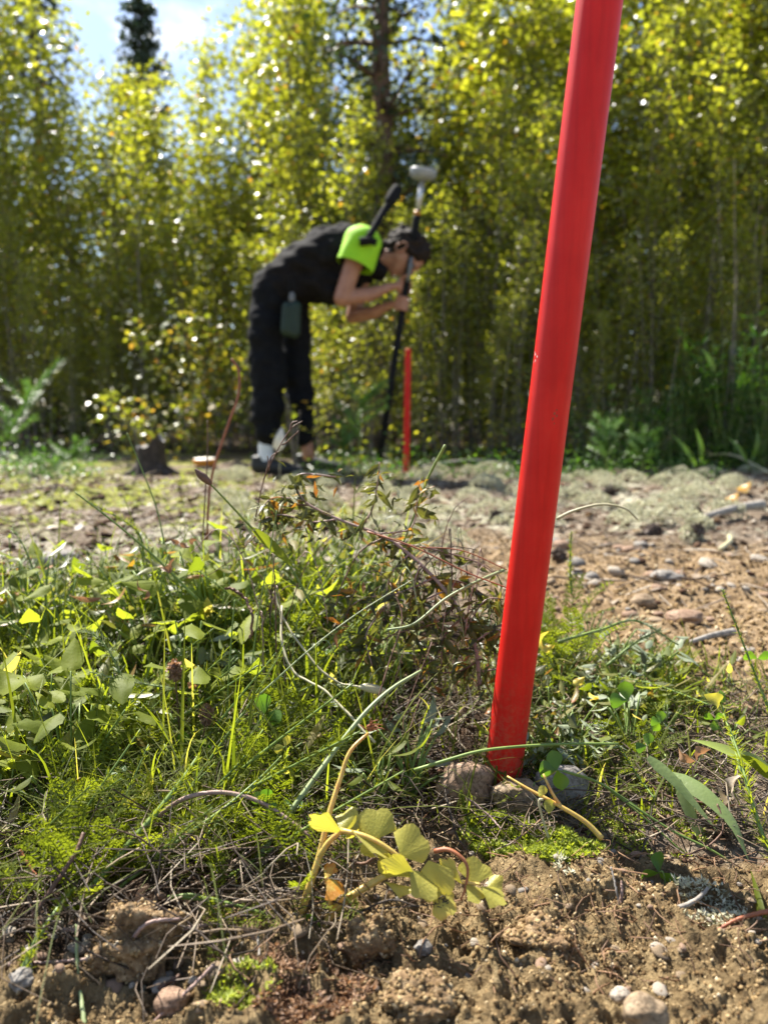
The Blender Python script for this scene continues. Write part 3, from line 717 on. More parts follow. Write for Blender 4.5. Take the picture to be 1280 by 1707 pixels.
# black tool handle slung over the shoulder
th = thing('tool_handle', 'black rod with a thick grip slanting up from the green sleeve behind the head', 'tool', PY(613, 398, YP - .16))
a, b = PY(611, 401, YP - .30), PY(661, 317, YP - .14)
tube('rod', [a, a.lerp(b, .5), b], .017, .020, 'black_plastic', th, 12, 8)
tube('grip', [a.lerp(b, .70), a.lerp(b, .78), a.lerp(b, .9), b, b + (b - a) * .04], .020, .028, 'black_plastic', th, 12, None, lambda t: .021 + .010 * math.sin(math.pi * min(t, .8)))
tube('clamp', [a - Vector((.035, 0, .005)), a + Vector((.02, -.0, .0)), a + Vector((.05, 0, -.01))], .022, .018, 'black_plastic', th, 10)

# survey pole with its satellite receiver
sv_ = thing('survey_pole', 'leaning black survey pole held by the person, white satellite receiver on top', 'survey pole', A0)
def frac(py): return on_pole(py)
tube('lower_tube', [frac(770), frac(600), frac(430), frac(396)], .0185, .0165, 'black_plastic', sv_, 14)
tube('tip', [A0 - pole_ax * .02, frac(772), frac(768)], .002, .014, 'steel', sv_, 10)
tube('grip_sleeve', [frac(398), frac(390), frac(362), frac(357)], .022, .020, 'black_plastic', sv_, 14)
tube('orange_ring', [frac(357), frac(349)], .0175, .0175, 'amber', sv_, 14)
tube('upper_tube', [frac(349), frac(300)], .0145, .0145, 'steel', sv_, 14)
pc = frac(440)
tube('level_tube', [frac(465) + Vector((.004, -.026, 0)), frac(425) + Vector((.004, -.026, 0))], .010, .010, 'dark_grey', sv_, 10)
def lathe(name, c, ax, prof, mat, parent, n=28):
    u = ax.orthogonal().normalized(); w = ax.cross(u); V = []; Fc = []
    for z, r in prof:
        for k in range(n): V.append(tuple(c + ax * z + (u * math.cos(6.28318 * k / n) + w * math.sin(6.28318 * k / n)) * r))
    for i in range(len(prof) - 1):
        for k in range(n): Fc.append((i * n + k, i * n + (k + 1) % n, (i + 1) * n + (k + 1) % n, (i + 1) * n + k))
    Fc.append(tuple(range(n - 1, -1, -1))); Fc.append(tuple((len(prof) - 1) * n + k for k in range(n)))
    return mk(name, V, Fc, mat, parent)
rc = frac(298)
rax = Vector((.12, -.1, 1)).normalized()
rec = lathe('receiver', rc, rax, [(-.006, .025), (.0, .055), (.014, .068), (.040, .071), (.046, .070)], 'grey_plastic', sv_)
lathe('receiver_dome', rc + rax * .046, rax, [(0, .071), (.010, .070), (.022, .060), (.028, .04), (.030, .01)], 'grey_plastic', rec)
lathe('receiver_band', rc + rax * .020, rax, [(0, .0715), (.012, .073), (.016, .0725)], 'dark_grey', rec)

# ------------------------------------------------------------------ red marker poles
def red_paint():
    m, nt, b, o = newmat('red_paint')
    n = noise(nt, 30, 4); r = ramp(nt, [(.35, (.60, .010, .008)), (.65, (.70, .018, .013))]); nt.links.new(n.outputs['Fac'], r.inputs[0])
    t = nt.nodes.new('ShaderNodeTexCoord'); mp = nt.nodes.new('ShaderNodeMapping'); mp.inputs['Scale'].default_value = (220, 220, 3)
    s = nt.nodes.new('ShaderNodeTexNoise'); s.inputs['Scale'].default_value = 1; s.inputs['Detail'].default_value = 3
    nt.links.new(t.outputs['Object'], mp.inputs[0]); nt.links.new(mp.outputs[0], s.inputs['Vector'])
    r2 = ramp(nt, [(.30, (.80, .8, .8)), (.55, (1, 1, 1)), (.75, (1, 1.6, 1.6))]); nt.links.new(s.outputs['Fac'], r2.inputs[0])
    mx = nt.nodes.new('ShaderNodeMixRGB'); mx.blend_type = 'MULTIPLY'; mx.inputs[0].default_value = .8
    nt.links.new(r.outputs[0], mx.inputs[1]); nt.links.new(r2.outputs[0], mx.inputs[2])
    d = noise(nt, 140, 5, .7); r3 = ramp(nt, [(.66, (0, 0, 0)), (.74, (1, 1, 1))]); nt.links.new(d.outputs['Fac'], r3.inputs[0])
    mx2 = nt.nodes.new('ShaderNodeMixRGB'); mx2.inputs[2].default_value = (.35, .05, .03, 1)
    nt.links.new(math_(nt, 'MULTIPLY', r3.outputs[0], .5), mx2.inputs[0]); nt.links.new(mx.outputs[0], mx2.inputs[1])
    nt.links.new(mx2.outputs[0], b.inputs['Base Color'])
    # dust and mud splashed on the lowest part, thinning upwards
    g = nt.nodes.new('ShaderNodeNewGeometry'); sx_ = nt.nodes.new('ShaderNodeSeparateXYZ'); nt.links.new(g.outputs['Position'], sx_.inputs[0])
    hgt = math_(nt, 'SUBTRACT', 1, math_(nt, 'MULTIPLY', sx_.outputs['Z'], 7.0), True)
    dn_ = noise(nt, 260, 6, .75); dm = ramp(nt, [(.50, (0, 0, 0)), (.66, (1, 1, 1))]); nt.links.new(math_(nt, 'ADD', dn_.outputs['Fac'], math_(nt, 'MULTIPLY', hgt, .10)), dm.inputs[0])
    mx3 = nt.nodes.new('ShaderNodeMixRGB'); mx3.inputs[2].default_value = (.30, .15, .09, 1)
    nt.links.new(math_(nt, 'MULTIPLY', dm.outputs[0], math_(nt, 'ADD', math_(nt, 'MULTIPLY', hgt, .55), .05)), mx3.inputs[0]); nt.links.new(mx2.outputs[0], mx3.inputs[1]); nt.links.new(mx3.outputs[0], b.inputs['Base Color'])
    b.inputs['Roughness'].default_value = .42; b.inputs['Specular IOR Level'].default_value = .35
    tr = nt.nodes.new('ShaderNodeBsdfTranslucent'); tr.inputs['Color'].default_value = (.60, .01, .012, 1)
    ms = nt.nodes.new('ShaderNodeMixShader'); ms.inputs[0].default_value = .25
    nt.links.new(b.outputs[0], ms.inputs[1]); nt.links.new(tr.outputs[0], ms.inputs[2]); nt.links.new(ms.outputs[0], o.inputs['Surface'])
    n2 = noise(nt, 900, 3); bp = nt.nodes.new('ShaderNodeBump'); bp.inputs['Strength'].default_value = .12; bp.inputs['Distance'].default_value = .0006
    nt.links.new(n2.outputs['Fac'], bp.inputs['Height']); nt.links.new(bp.outputs[0], b.inputs['Normal'])
    return m
M['red_paint'] = red_paint()
M['scratch'] = simple('scratch', [(0, (.55, .32, .32)), (1, (.72, .55, .52))], .6, 400)
def pipe(name, label, a, b, r, parts):
    ax = (b - a).normalized(); root = thing(name, label, 'marker pole', a)
    n = 72; V = []; Fc = []; L = (b - a).length; u = ax.orthogonal().normalized(); w = ax.cross(u); steps = 70 if parts else 4
    for i in range(steps + 1):
        t = i / steps
        for k in range(n):
            an = 6.283185 * k / n; rr = r
            V.append(tuple(a + ax * L * t + (u * math.cos(an) + w * math.sin(an)) * rr))
    for i in range(steps):
        for k in range(n): Fc.append((i * n + k, i * n + (k + 1) % n, (i + 1) * n + (k + 1) % n, (i + 1) * n + k))
    tb = mk('tube', V, Fc, 'red_paint', root)
    lathe('end_cap', b, ax, [(0, r * 1.0), (.004, r * .98), (.008, r * .7)], 'red_paint', root)
    return root, tb, ax
b0 = PD(836, 1305, .678); b1 = PD(999, 0, .540)
dirv = (b1 - b0).normalized(); b0x = b0 - dirv * .06; btop = b0 + dirv * 1.25
pole, ptube, pax = pipe('marker_pole', 'big red plastic marker pole standing in the foreground between rounded stones', b0x, btop, .0168, True)
# dent and scratches pressed into the left edge
view = (b0.lerp(b1, .5) - Vector((0, 0, CAM_H))).normalized(); leftv = pax.cross(view).normalized()
if leftv.x > 0: leftv = -leftv
def on_tube(py, lat):   # lat -1..1 across the visible face
    t = (1305 - py) / 1305; best = None
    lo, hi = 0, 1
    for _ in range(30):
        mid = (lo + hi) / 2; p = b0.lerp(b1, mid); rel = p - Vector((0, 0, CAM_H))
        pyy = CY - F * (rel.y * sp + rel.z * cp) / (rel.y * cp - rel.z * sp)
        if pyy > py: lo = mid
        else: hi = mid
    c = b0.lerp(b1, lo); vv = (c - Vector((0, 0, CAM_H))).normalized(); ff = -(vv - pax * vv.dot(pax)).normalized(); rr = pax.cross(ff)
    if rr.x < 0: rr = -rr
    a = math.asin(lat * .999); return c + (ff * math.cos(a) + rr * math.sin(a)) * .0168, (ff * math.cos(a) + rr * math.sin(a)), c
me = ptube.data
dc, dn, _ = on_tube(598, -.93)
for v in me.vertices:
    p = v.co + pole.location; d2 = (p - dc).length
    if d2 < .008: v.co -= dn * (.0016 * math.exp(-(d2 / .0035) ** 2))
def scuff(pts, w, mat='scratch'):
    mb = MB()
    for (py, lat, s) in pts:
        p, nn, c = on_tube(py, lat); u = pax; v2 = pax.cross(nn); k = 7
        ring = []
        for j in range(k):
            an = 6.283 * j / k; rr = s * w * random.uniform(.6, 1.2); x = p + u * math.cos(an) * rr * 1.4 + v2 * math.sin(an) * rr
            rel = x - c; rel = rel - pax * rel.dot(pax); x = x + rel.normalized() * (.01695 - rel.length); ring.append(tuple(x))
        mb.add(ring, [tuple(range(k))])
    return mb.build('scuff_mark', mat, pole, smooth=False)
scuff([(593, -.92, 1), (597, -.82, .8), (603, -.88, .7), (590, -.96, .6), (606, -.95, .5)], .0011)
M['scuff_dark'] = simple('scuff_dark', [(0, (.30, .03, .02)), (1, (.42, .08, .04))], .7, 400)
scuff([(686, .30, 1), (690, .42, .8), (695, .25, .9), (680, .38, .6), (702, .35, .5), (572, .45, .35)], .0012, 'scuff_dark')
s0 = PY(677, 782, 4.2); s0.z = Hs(s0.x, 4.2) - .02
pipe('marker_pole', 'distant thin red marker pole standing upright just right of the survey pole', s0, PY(680.5, 584, 4.2), .0165, False)

# ------------------------------------------------------------------ middle ground: stump, lichen, sticks, cones, stones
def rocks(seeds, sub=2, **k): return [rock_mesh(sub, s, **k) for s in seeds]
st = thing('stump', 'dark broken tree stump with one raised splinter on the mossy ground left of the person', 'stump', PG(252, 791))
sx, sy, sz = st.location; Y0 = sy; sc_ = Y0 / F
def stump_vf():
    n = 22; V = []; Fc = []; hh = []
    prof = [(-.03, 1.30), (.0, 1.22), (.03, 1.05), (.09, .97), (1, .95)]
    for i, (z, k) in enumerate(prof):
        for j in range(n):
            a = 2 * math.pi * j / n; r = .078 * k * (1 + .10 * math.sin(3 * a + 1) + .05 * math.sin(7 * a)); x, y = r * math.cos(a), r * math.sin(a)
            top = .155 + (.07 * sstep(.0, .05, x) * (1 - .6 * sstep(.055, .08, x))) + .012 * math.sin(9 * a)
            V.append((sx + x, sy + y, sz + (z if z < 1 else top)))
    for i in range(len(prof) - 1):
        for j in range(n): Fc.append((i * n + j, i * n + (j + 1) % n, (i + 1) * n + (j + 1) % n, (i + 1) * n + j))
    return V, Fc, n
V, Fc, n_ = stump_vf(); mk('bark', V, Fc, 'stump_wood', st)
tp_ = V[-n_:]; cen = tuple(np.mean(tp_, 0) - np.array([0, 0, .012])); mk('broken_top', tp_ + [cen], [(j, (j + 1) % n_, n_) for j in range(n_)], 'stump_top', st, smooth=False)
for k, (a, L) in enumerate(((.3, .16), (-.5, .13), (3.4, .09))):
    e = Vector((sx + math.cos(a) * (.08 + L), sy + math.sin(a) * (.08 + L * .6), sz)); e.z = Hs(e.x, e.y) - .01
    tube('root', [Vector((sx + math.cos(a) * .05, sy + math.sin(a) * .05, sz + .05)), Vector((sx, sy, sz + .03)).lerp(e, .6), e], .03, .008, 'stump_wood', st, 8, 8)
oc = thing('orange_mushroom', 'squat orange mushroom-like disc with a sun highlight painted pale on its top, on the moss right of the stump', 'mushroom', PG(342, 777))
ocv = Vector(oc.location)
lathe('cap', ocv + Vector((0, 0, .012)), Vector((0, 0, 1)), [(0, .050), (.006, .068), (.030, .073), (.040, .070)], 'orange', oc)
lathe('painted_highlight', ocv + Vector((0, 0, .052)), Vector((0, -.05, 1)), [(0, .069), (.005, .062), (.008, .03)], 'cream', oc)  # cream disc paints the sun's highlight onto the orange cap
lathe('stalk', ocv + Vector((0, 0, -.01)), Vector((0, 0, 1)), [(0, .03), (.024, .034)], 'cream', oc)
def stick(name, label, cat, pts, r0, r1, mat, group=None, sides=7):
    root_obj = tube(name, spline(pts, 16), r0, r1, mat, None, sides); recenter(root_obj); tag(root_obj, label, cat, group); return root_obj
def S(name, label, cat, pts, w0, w1, mat, group=None, n=28, sides=6, seed=0, jit=0):
    """a stalk through (px, py, depth) points; widths in photo pixels"""
    P = [PD(*p) for p in pts]; P = spline(P, n)
    if jit: P = wob(P, jit, seed)
    o = tube(name, P, w0 * pts[0][2] / F / 2, w1 * pts[-1][2] / F / 2, mat, None, sides); recenter(o); tag(o, label, cat, group); return o
g1, g2 = PG(1175, 872, .02), PG(1268, 858, .03)
stick('grey_stick', 'bleached grey stick lying on the ground at the right edge', 'stick', [g1, g1.lerp(g2, .5) + Vector((0, 0, .006)), g2], .010, .018, 'stem_grey')
g1, g2 = PG(150, 742, .02), PG(205, 735, .05)
stick('grey_stick', 'short pale stick lying left of the dark stump', 'stick', [g1, g2], .014, .018, 'stem_grey')
g1, g2 = PG(0, 757, .02), PG(30, 775, .03)
stick('grey_stick', 'pale sunlit stick end at the left edge below the small pine branch', 'stick', [g1, g2], .02, .02, 'stem_pale')
g1, g2 = PG(700, 786, .03), PG(885, 780, .03)
stick('grey_stick', 'thin dead branch lying in front of the thicket beside the distant red pole', 'stick', [g1, g1.lerp(g2, .4) + Vector((0, 0, .03)), g2], .010, .005, 'stem_grey')
g1, g2 = PG(1165, 778, .06), PG(1280, 800, .02)
stick('grey_stick', 'thin curved twig lying below the dark weeds at the right', 'stick', [g1, g1.lerp(g2, .5) + Vector((0, 0, .05)), g2], .006, .008, 'stem_pale')
g1, g2 = PG(1150, 1088, .008), PG(1220, 1066, .012)
stick('grey_stick', 'pale stick half sunk in the gravel left of the upright feathery stalk', 'stick', [g1, g1.lerp(g2, .5) + Vector((0, 0, .002)), g2], .003, .0065, 'stem_grey')
g1, g2 = PG(1200, 922, .01), PG(1215, 898, .012)
stick('grey_stick', 'small bent pale root on the gravel at the right', 'stick', [g1, g1.lerp(g2, .5) + Vector((.012, 0, .004)), g2], .006, .007, 'stem_pale')
# pine cones
def cone_proto():
    root = thing('pine_cone', 'x', 'pine cone', (0, 0, 0)); e, f = icos(1)
    mk('core', e * np.array([.012, .012, .02]) + np.array([0, 0, .018]), f, 'cone', root)
    for k in range(34):
        t = k / 34; a = k * 2.4; r = .006 + .012 * math.sin(math.pi * (t * .85 + .1)); z = .004 + .036 * t
        d = Vector((math.cos(a), math.sin(a), .35)); c = Vector((0, 0, z)); s = Vector((-math.sin(a), math.cos(a), 0))
        p = [c + d * .004 - s * .004, c + d * .004 + s * .004, c + d * (r + .006) + s * .0045, c + d * (r + .006) - s * .0045]
        q_ = [v + Vector((0, 0, -.0022)) for v in p]
        mk('scale', [tuple(v) for v in p + q_], [(0, 1, 2, 3), (7, 6, 5, 4), (3, 2, 6, 7), (0, 3, 7, 4), (1, 5, 6, 2)], 'cone', root, smooth=False)
    return root
cp_ = cone_proto()
for k, (px, py, s, lb) in enumerate([(826, 868, 1.0, 'dark pine cone on the pale lichen just left of the big red pole'), (1003, 833, 1.2, 'dark pine cone in the lichen right of the red pole, farthest of the cones there'), (1075, 892, 1.15, 'round dark pine cone at the near edge of the lichen right of the red pole'),
        (937, 936, .75, 'small dark pine cone on the ground touching the right side of the red pole'), (722, 812, 1.2, 'dark pine cone far back on the lichen below the distant red pole'), (1165, 860, 1.1, 'dark pine cone against the left end of the bleached stick'),
        (1150, 905, .9, 'small brown pine cone in the gravel below the bleached stick'), (935, 832, 1.2, 'dark pine cone right of the red pole on the pale lichen, nearest to the pole')]):
    o = copy_tree(cp_); p = PG(px, py, .003); place(o, p, k * 1.1, s, rx=1.1 + .2 * (k % 3)); tag(o, lb, 'pine cone', 'pine cones on the ground')
remove_tree(cp_)

# lichen cushions and litter
def lichen_cushions():
    rg = np.random.RandomState(9); pos = []; sc = []; 
    for k in range(360):
        y = 1.65 + 2.4 * rg.rand() ** .8; x = rg.uniform(-.25, .62) * y
        if gravelmask(x, y) > .4: continue
        if x < 0 and y < 2.2: continue
        if vnoise(x * 5, y * 5, 61) + .6 * vnoise(x * 20, y * 20, 62) < .10: continue
        r = rg.uniform(.02, .085); n = int(80 + r * 2600); a = rg.uniform(0, 6.283, n); d = np.sqrt(rg.rand(n)) * r; h = np.sqrt(np.maximum(0, 1 - (d / r) ** 2)) * r * .8
        px = x + np.cos(a) * d; py = y + np.sin(a) * d; pos.append(np.stack([px, py, H(px, py) + h - .004], 1)); sc.append(np.full(n, .011))
    pos = np.concatenate(pos); n = len(pos)
    tv = [(0, 0, 0), (-.25, .1, .5), (.25, 0, .6), (0, -.1, 1), (.1, .3, .7)]; tf = [(0, 1, 3), (0, 3, 2), (0, 2, 4), (1, 4, 3)]
    o = crowd('reindeer_lichen', tv, tf, pos, rotmats(n, .9, rg) * (.010 * rg.uniform(.6, 1.5, n))[:, None, None], rg.rand(n), 'lichen')
    tag(o, 'pale grey-green lichen cushions over the clearing', 'lichen', kind='stuff')
lichen_cushions()
def moss_far():
    rg = np.random.RandomState(19); n = 9000; y = 2.2 + rg.rand(n) * 2.2; x = rg.uniform(-.6, .02, n) * y; k = vnoise(x * 5, y * 5, 61) + .5 * vnoise(x * 20, y * 20, 62) > -.1
    x, y = x[k], y[k]; n = len(x)
    o = crowd('yellow_moss', LT_V, LT_F, np.stack([x, y, H(x, y) + .002], 1), rotmats(n, 1.0, rg) * rg.uniform(.01, .022, n)[:, None, None], rg.rand(n), 'moss')
    tag(o, 'yellow-green moss on the ground around the stump and the feet', 'moss', kind='stuff')
moss_far()
def bark_bits():
    rg = np.random.RandomState(33); n = 4600; y = 1.2 + rg.rand(n) ** .8 * 3.1; x = rg.uniform(-.6, .62, n) * y; v, f = ico(); v = np.array(v) * (1 + .4 * rg.uniform(-1, 1, (12, 1)))
    s = (.003 + .020 * rg.rand(n) ** 3) * (1 - .55 * gravelmask(x, y)); m = rotmats(n, .5, rg) * (s[:, None] * np.stack([rg.uniform(.6, 1.4, n), rg.uniform(.5, 1, n), rg.uniform(.25, .6, n)], 1))[:, None, :]
    o = crowd('bark_fragments', v, f, np.stack([x, y, H(x, y) + s * .25], 1), m, rg.rand(n) * .6, 'humus_crumb', smooth=True); tag(o, 'dark bits of bark and cone scattered on the clearing', 'bark', kind='stuff')
def litter_far():
    rg = np.random.RandomState(29); n = 7200; y = 1.25 + rg.rand(n) ** .7 * 3.2; x = rg.uniform(-.6, .62, n) * y
    k = rg.rand(n) > .8 * gravelmask(x, y); x, y = x[k], y[k]; n = len(x)
    z = H(x, y) + .003
    o = crowd('leaf_litter', LT_V, LT_F, np.stack([x, y, z], 1), rotmats(n, .6, rg) * rg.uniform(.010, .036, n)[:, None, None], rg.beta(1.6, 1.4, n), 'dry')
    tag(o, 'pale dry leaves and flakes of bark scattered on the clearing', 'leaf litter', kind='stuff')
litter_far()
BARK = bark_bits
def straw(name, n, seed, region, lmin, lmax, r, mat, label, up=.15, lift=.006):
    rg = np.random.RandomState(seed); x, y = region(rg, n); n = len(x)
    tv = []; 
    for t, b in ((0, 0), (.35, .05), (.7, .06), (1, 0)):
        for k in range(3): tv.append((t - .5, b + .5 * math.cos(k * 2.094) * 1e-9, 0))
    tv = np.array(tv); tf = []
    L = rg.uniform(lmin, lmax, n); az = rg.uniform(0, 6.283, n); el = rg.normal(0, up, n)
    ax = np.stack([np.cos(az) * np.cos(el), np.sin(az) * np.cos(el), np.sin(el)], 1); sd = np.stack([-np.sin(az), np.cos(az), np.zeros(n)], 1); u2 = np.cross(ax, sd)
    c = np.stack([x, y, H(x, y) + lift * rg.rand(n) + np.abs(np.sin(el)) * L * .3], 1); bend = rg.uniform(-.34, .34, n) * L
    V = np.zeros((n, 12, 3)); rr = r * rg.uniform(.5, 1.4, n)
    for i, t in enumerate((-.5, -.17, .17, .5)):
        p = c + ax * (L * t)[:, None] + sd * (bend * (1 - 4 * t * t))[:, None] + u2 * (bend * .5 * (1 - 4 * t * t))[:, None]
        for k in range(3):
            a = k * 2.094; V[:, i * 3 + k] = p + (sd * math.cos(a) + u2 * math.sin(a)) * (rr * (1 - .5 * (i == 3)))[:, None]
    f = []
    for i in range(3):
        for k in range(3): f.append((i * 3 + k, i * 3 + (k + 1) % 3, (i + 1) * 3 + (k + 1) % 3, (i + 1) * 3 + k))
    Fc = (np.array(f)[None] + (np.arange(n) * 12)[:, None, None]).reshape(-1, 4)
    o = mk(name, V.reshape(-1, 3), Fc, mat, None, np.repeat(rg.rand(n), 12)); tag(o, label, 'litter', kind='stuff'); return o
def reg(x0, x1, y0, y1, keep=None):
    def f(rg, n):
        y = rg.uniform(y0, y1, n); x = rg.uniform(x0, x1, n) * y
        if keep is not None: k = rg.rand(n) < keep(x, y); x, y = x[k], y[k]
        return x, y
    return f
straw('far_litter_sticks', 1500, 41, reg(-.6, .62, 1.3, 4.4), .03, .14, .0022, 'dry', 'dry stems and needles lying on the clearing')
straw('dry_straw', 1300, 42, reg(-.56, -.02, .40, .95, lambda x, y: 1 - .75 * soilmask(x, y) * (y < .44)), .02, .11, .0006, 'straw', 'tangled dry straw at the foot of the green plants', .35, .03)
straw('dry_straw', 1500, 43, reg(-.05, .56, .55, .86), .015, .08, .0006, 'straw', 'dry stems and roots around the foot of the big red pole', .3, .015)
straw('fine_roots', 420, 44, reg(-.25, .56, .40, .60), .008, .035, .00045, 'russet', 'short reddish rootlets on the crumbly soil', .4, .004)

# ------------------------------------------------------------------ stones and soil
stm = ['stone_tan', 'stone_grey', 'stone_pink', 'stone_pale', 'stone_tan', 'stone_tan']
def big_stone(label, px, py, d, w, hh, mat, seed, squash=.8, rot=0):
    v, f = rock_mesh(4, seed, .13, 1.1, .03); s = w * d / F / 2; k = hh / w
    c, s_ = math.cos(rot), math.sin(rot); v = v @ np.array([[c, s_, 0], [-s_, c, 0], [0, 0, 1]])
    bz = PG(px, py + hh * .42); d2 = (bz - Vector((0, 0, CAM_H))).dot(Vector((0, cp, -sp))); p = PD(px, py, d2 + s * squash * .5); s *= d2 / d; o = mk('stone', v * np.array([s, s * squash, s * k]) + np.array(p), f, mat); recenter(o); tag(o, label, 'stone'); return o
big_stone('rounded brown stone left of the foot of the big red pole', 776, 1312, .70, 100, 88, 'stone_pink', 3)
big_stone('rounded tan stone leaning against the right front of the red pole foot', 864, 1330, .662, 86, 66, 'stone_tan', 5, rot=.4)
big_stone('smooth grey-brown stone half behind clover right of the red pole foot', 938, 1316, .71, 88, 84, 'stone_grey', 8)
big_stone('flat pale stone in the low weeds near the right edge', 1238, 1180, .88, 56, 26, 'stone_pink', 12)
big_stone('white-spotted pebble lying on the soil below the yellow leaves', 706, 1580, .488, 30, 26, 'stone_grey', 14)
big_stone('large tan stone cut by the bottom edge of the picture', 1075, 1690, .425, 76, 60, 'stone_tan', 16, rot=.9)
big_stone('pale angular stone lying left of the bottom edge stone', 1034, 1660, .435, 34, 26, 'stone_pale', 18)
big_stone('angular pale stone at the bottom edge left of the middle', 285, 1672, .436, 60, 42, 'stone_pink', 20)
big_stone('tan stone right of the pale angular stone at the bottom left', 335, 1684, .430, 34, 30, 'stone_tan', 22)
big_stone('pale pebble behind the pair of stones at the bottom left', 272, 1640, .455, 30, 20, 'stone_pink', 23)
big_stone('grey stone on the left edge near the bottom', 36, 1632, .455, 44, 30, 'stone_grey', 25)
big_stone('flat tan stone on the right gravel below the round cone', 1110, 962, 1.50, 50, 24, 'stone_grey', 27)
big_stone('broad flat tan stone on the gravel right of the red pole', 1140, 1030, 1.22, 66, 28, 'stone_pink', 29)
big_stone('twin-humped tan stone on the gravel above the broad flat one', 1072, 1003, 1.32, 44, 26, 'stone_tan', 31)
big_stone('pale stone half buried between the leaning stems at the far left', 95, 934, 1.35, 70, 34, 'stone_grey', 33)
big_stone('pale rounded stone behind the tuft left of the bent stems', 430, 935, 1.33, 60, 36, 'stone_pink', 35)
big_stone('pinkish stone on the lichen beyond the arching dead stem', 520, 822, 2.9, 40, 22, 'stone_pink', 37)
pm = [rock_mesh(1, 40 + k, .25, 1.3, .06) for k in range(8)]; pmesh = []
for k, (v, f) in enumerate(pm):
    for mname in ('stone_tan', 'stone_grey', 'stone_pink', 'stone_pale'):
        o = mk('pebble', v, f, mname); pmesh.append(o.data); bpy.data.objects.remove(o)
pr = random.Random(77)
def pebble(x, y, s, lb, grp, col=None):
    me = pr.choice(pmesh); o = bpy.data.objects.new('pebble', me); C.objects.link(o)
    o.location = (x, y, Hs(x, y) + s * .18); o.scale = (s, s * pr.uniform(.6, .9), s * pr.uniform(.4, .65)); o.rotation_euler = (pr.uniform(-.3, .3), pr.uniform(-.3, .3), pr.uniform(0, 6.28))
    tag(o, lb, 'pebble', grp)
k = 0
while k < 130:
    y = .80 + 1.25 * pr.random() ** 1.2; x = y * pr.uniform(.2, .56)
    if gravelmask(x, y) < .5: continue
    pebble(x, y, (.0045 + .011 * pr.random() ** 2.4) * y * .95, 'small rounded pebble bedded in the bare gravel right of the red pole', 'pebbles in the gravel'); k += 1
k = 0
while k < 95:
    y = .40 + .2 * pr.random(); x = y * pr.uniform(-.08, .56)
    if soilmask(x, y) < .6: continue
    pebble(x, y, (.0022 + .0042 * pr.random() ** 2.5), 'little pebble in the crumbly brown soil at the front', 'pebbles in the front soil'); k += 1
for k in range(60):
    y = pr.uniform(.405, .47); x = y * pr.uniform(-.56, -.12)
    pebble(x, y, (.0025 + .005 * pr.random() ** 1.6), 'small pebble in the gravel along the bottom left', 'pebbles along the bottom left')
def crumbs(name, n, seed, region, smin, smax, mat, label, power=2.2, lift=.2, cat='soil'):
    rg = np.random.RandomState(seed); x, y = region(rg, n); n = len(x); v, f = ico(); v = np.array(v) * (1 + .38 * np.random.RandomState(seed).uniform(-1, 1, (12, 1)))
    s = smin + (smax - smin) * rg.rand(n) ** power
    m = rotmats(n, 3, rg) * (s[:, None] * rg.uniform(.45, 1.15, (n, 3)))[:, None, :]
    o = crowd(name, v, f, np.stack([x, y, H(x, y) + s * lift], 1), m, rg.rand(n), mat, smooth=True); tag(o, label, cat, kind='stuff'); return o
M['crumb'] = leafmat('crumb', [(0, (.09, .055, .026)), (.5, (.20, .13, .06)), (.85, (.33, .235, .12)), (.97, (.40, .31, .18)), (1, (.46, .38, .27))], (1, 1, 1), rough=.95, spec=.1, tmix=0, scale=300, nz=.5)
M['humus_crumb'] = leafmat('humus_crumb', [(0, (.04, .022, .013)), (.6, (.12, .07, .045)), (1, (.26, .18, .12))], (1, 1, 1), rough=.95, spec=.1, tmix=0, scale=300, nz=.5)
BARK()
crumbs('soil_crumbs', 30000, 51, reg(-.56, .60, .37, .60, lambda x, y: soilmask(x, y) * (.25 + .75 * (vnoise(x * 30, y * 30, 71) > -.2))), .0004, .0022, 'crumb', 'loose crumbs of sandy brown soil', 4.5, .35)
crumbs('gravel_grains', 9000, 52, reg(.12, .62, .78, 2.1, lambda x, y: gravelmask(x, y)), .0012, .0055, 'crumb', 'coarse grains of tan gravel', 2.5, .3, 'gravel')
crumbs('humus_crumbs', 7000, 53, reg(-.58, .50, .52, 1.0, lambda x, y: 1 - soilmask(x, y)), .0006, .004, 'humus_crumb', 'dark brown crumbs of earth under the plants', 2.0, .3)
# standing clods
def clod(label, px, py, d, w, h, seed):
    v, f = rock_mesh(4, seed, .28, 1.6, .10); v = v * (1 + .05 * vnoise(v[:, 0] * 14, v[:, 1] * 14 + v[:, 2] * 11, seed) + .035 * vnoise(v[:, 0] * 30, v[:, 2] * 30 + v[:, 1] * 20, seed))[:, None]
    s = d / F / 2; o = mk('soil_clod', v * np.array([w * s, w * s * .8, h * s]) + np.array(PD(px, py, d)), f, 'clod'); recenter(o); tag(o, label, 'clod')
    rg = np.random.RandomState(seed); n = 700; k = rg.randint(0, len(v), n); p = v[k] * np.array([w * s, w * s * .8, h * s]) * 1.0
    iv, fi = ico(); iv = np.array(iv) * (1 + .4 * rg.uniform(-1, 1, (12, 1))); sz_ = .0004 + .0016 * rg.rand(n) ** 2.5
    g = crowd('crumb', iv, fi, p + np.array(PD(px, py, d)), rotmats(n, 3, rg) * sz_[:, None, None], rg.rand(n), 'crumb', o, True); g['kind'] = 'stuff'
M['clod'] = simple('clod', [(0, (.09, .055, .03)), (.5, (.20, .13, .07)), (1, (.36, .26, .15))], .95, 180, spec=.1, bump=1, bscale=500)
clod('crumbly brown clod of soil among dry stems at the lower left', 225, 1568, .475, 130, 120, 3)
clod('upright crumbly clod under the yellow plant stems', 618, 1570, .478, 70, 95, 5)
clod('broad clod of sandy soil right of the white-spotted pebble', 905, 1566, .490, 110, 50, 28)
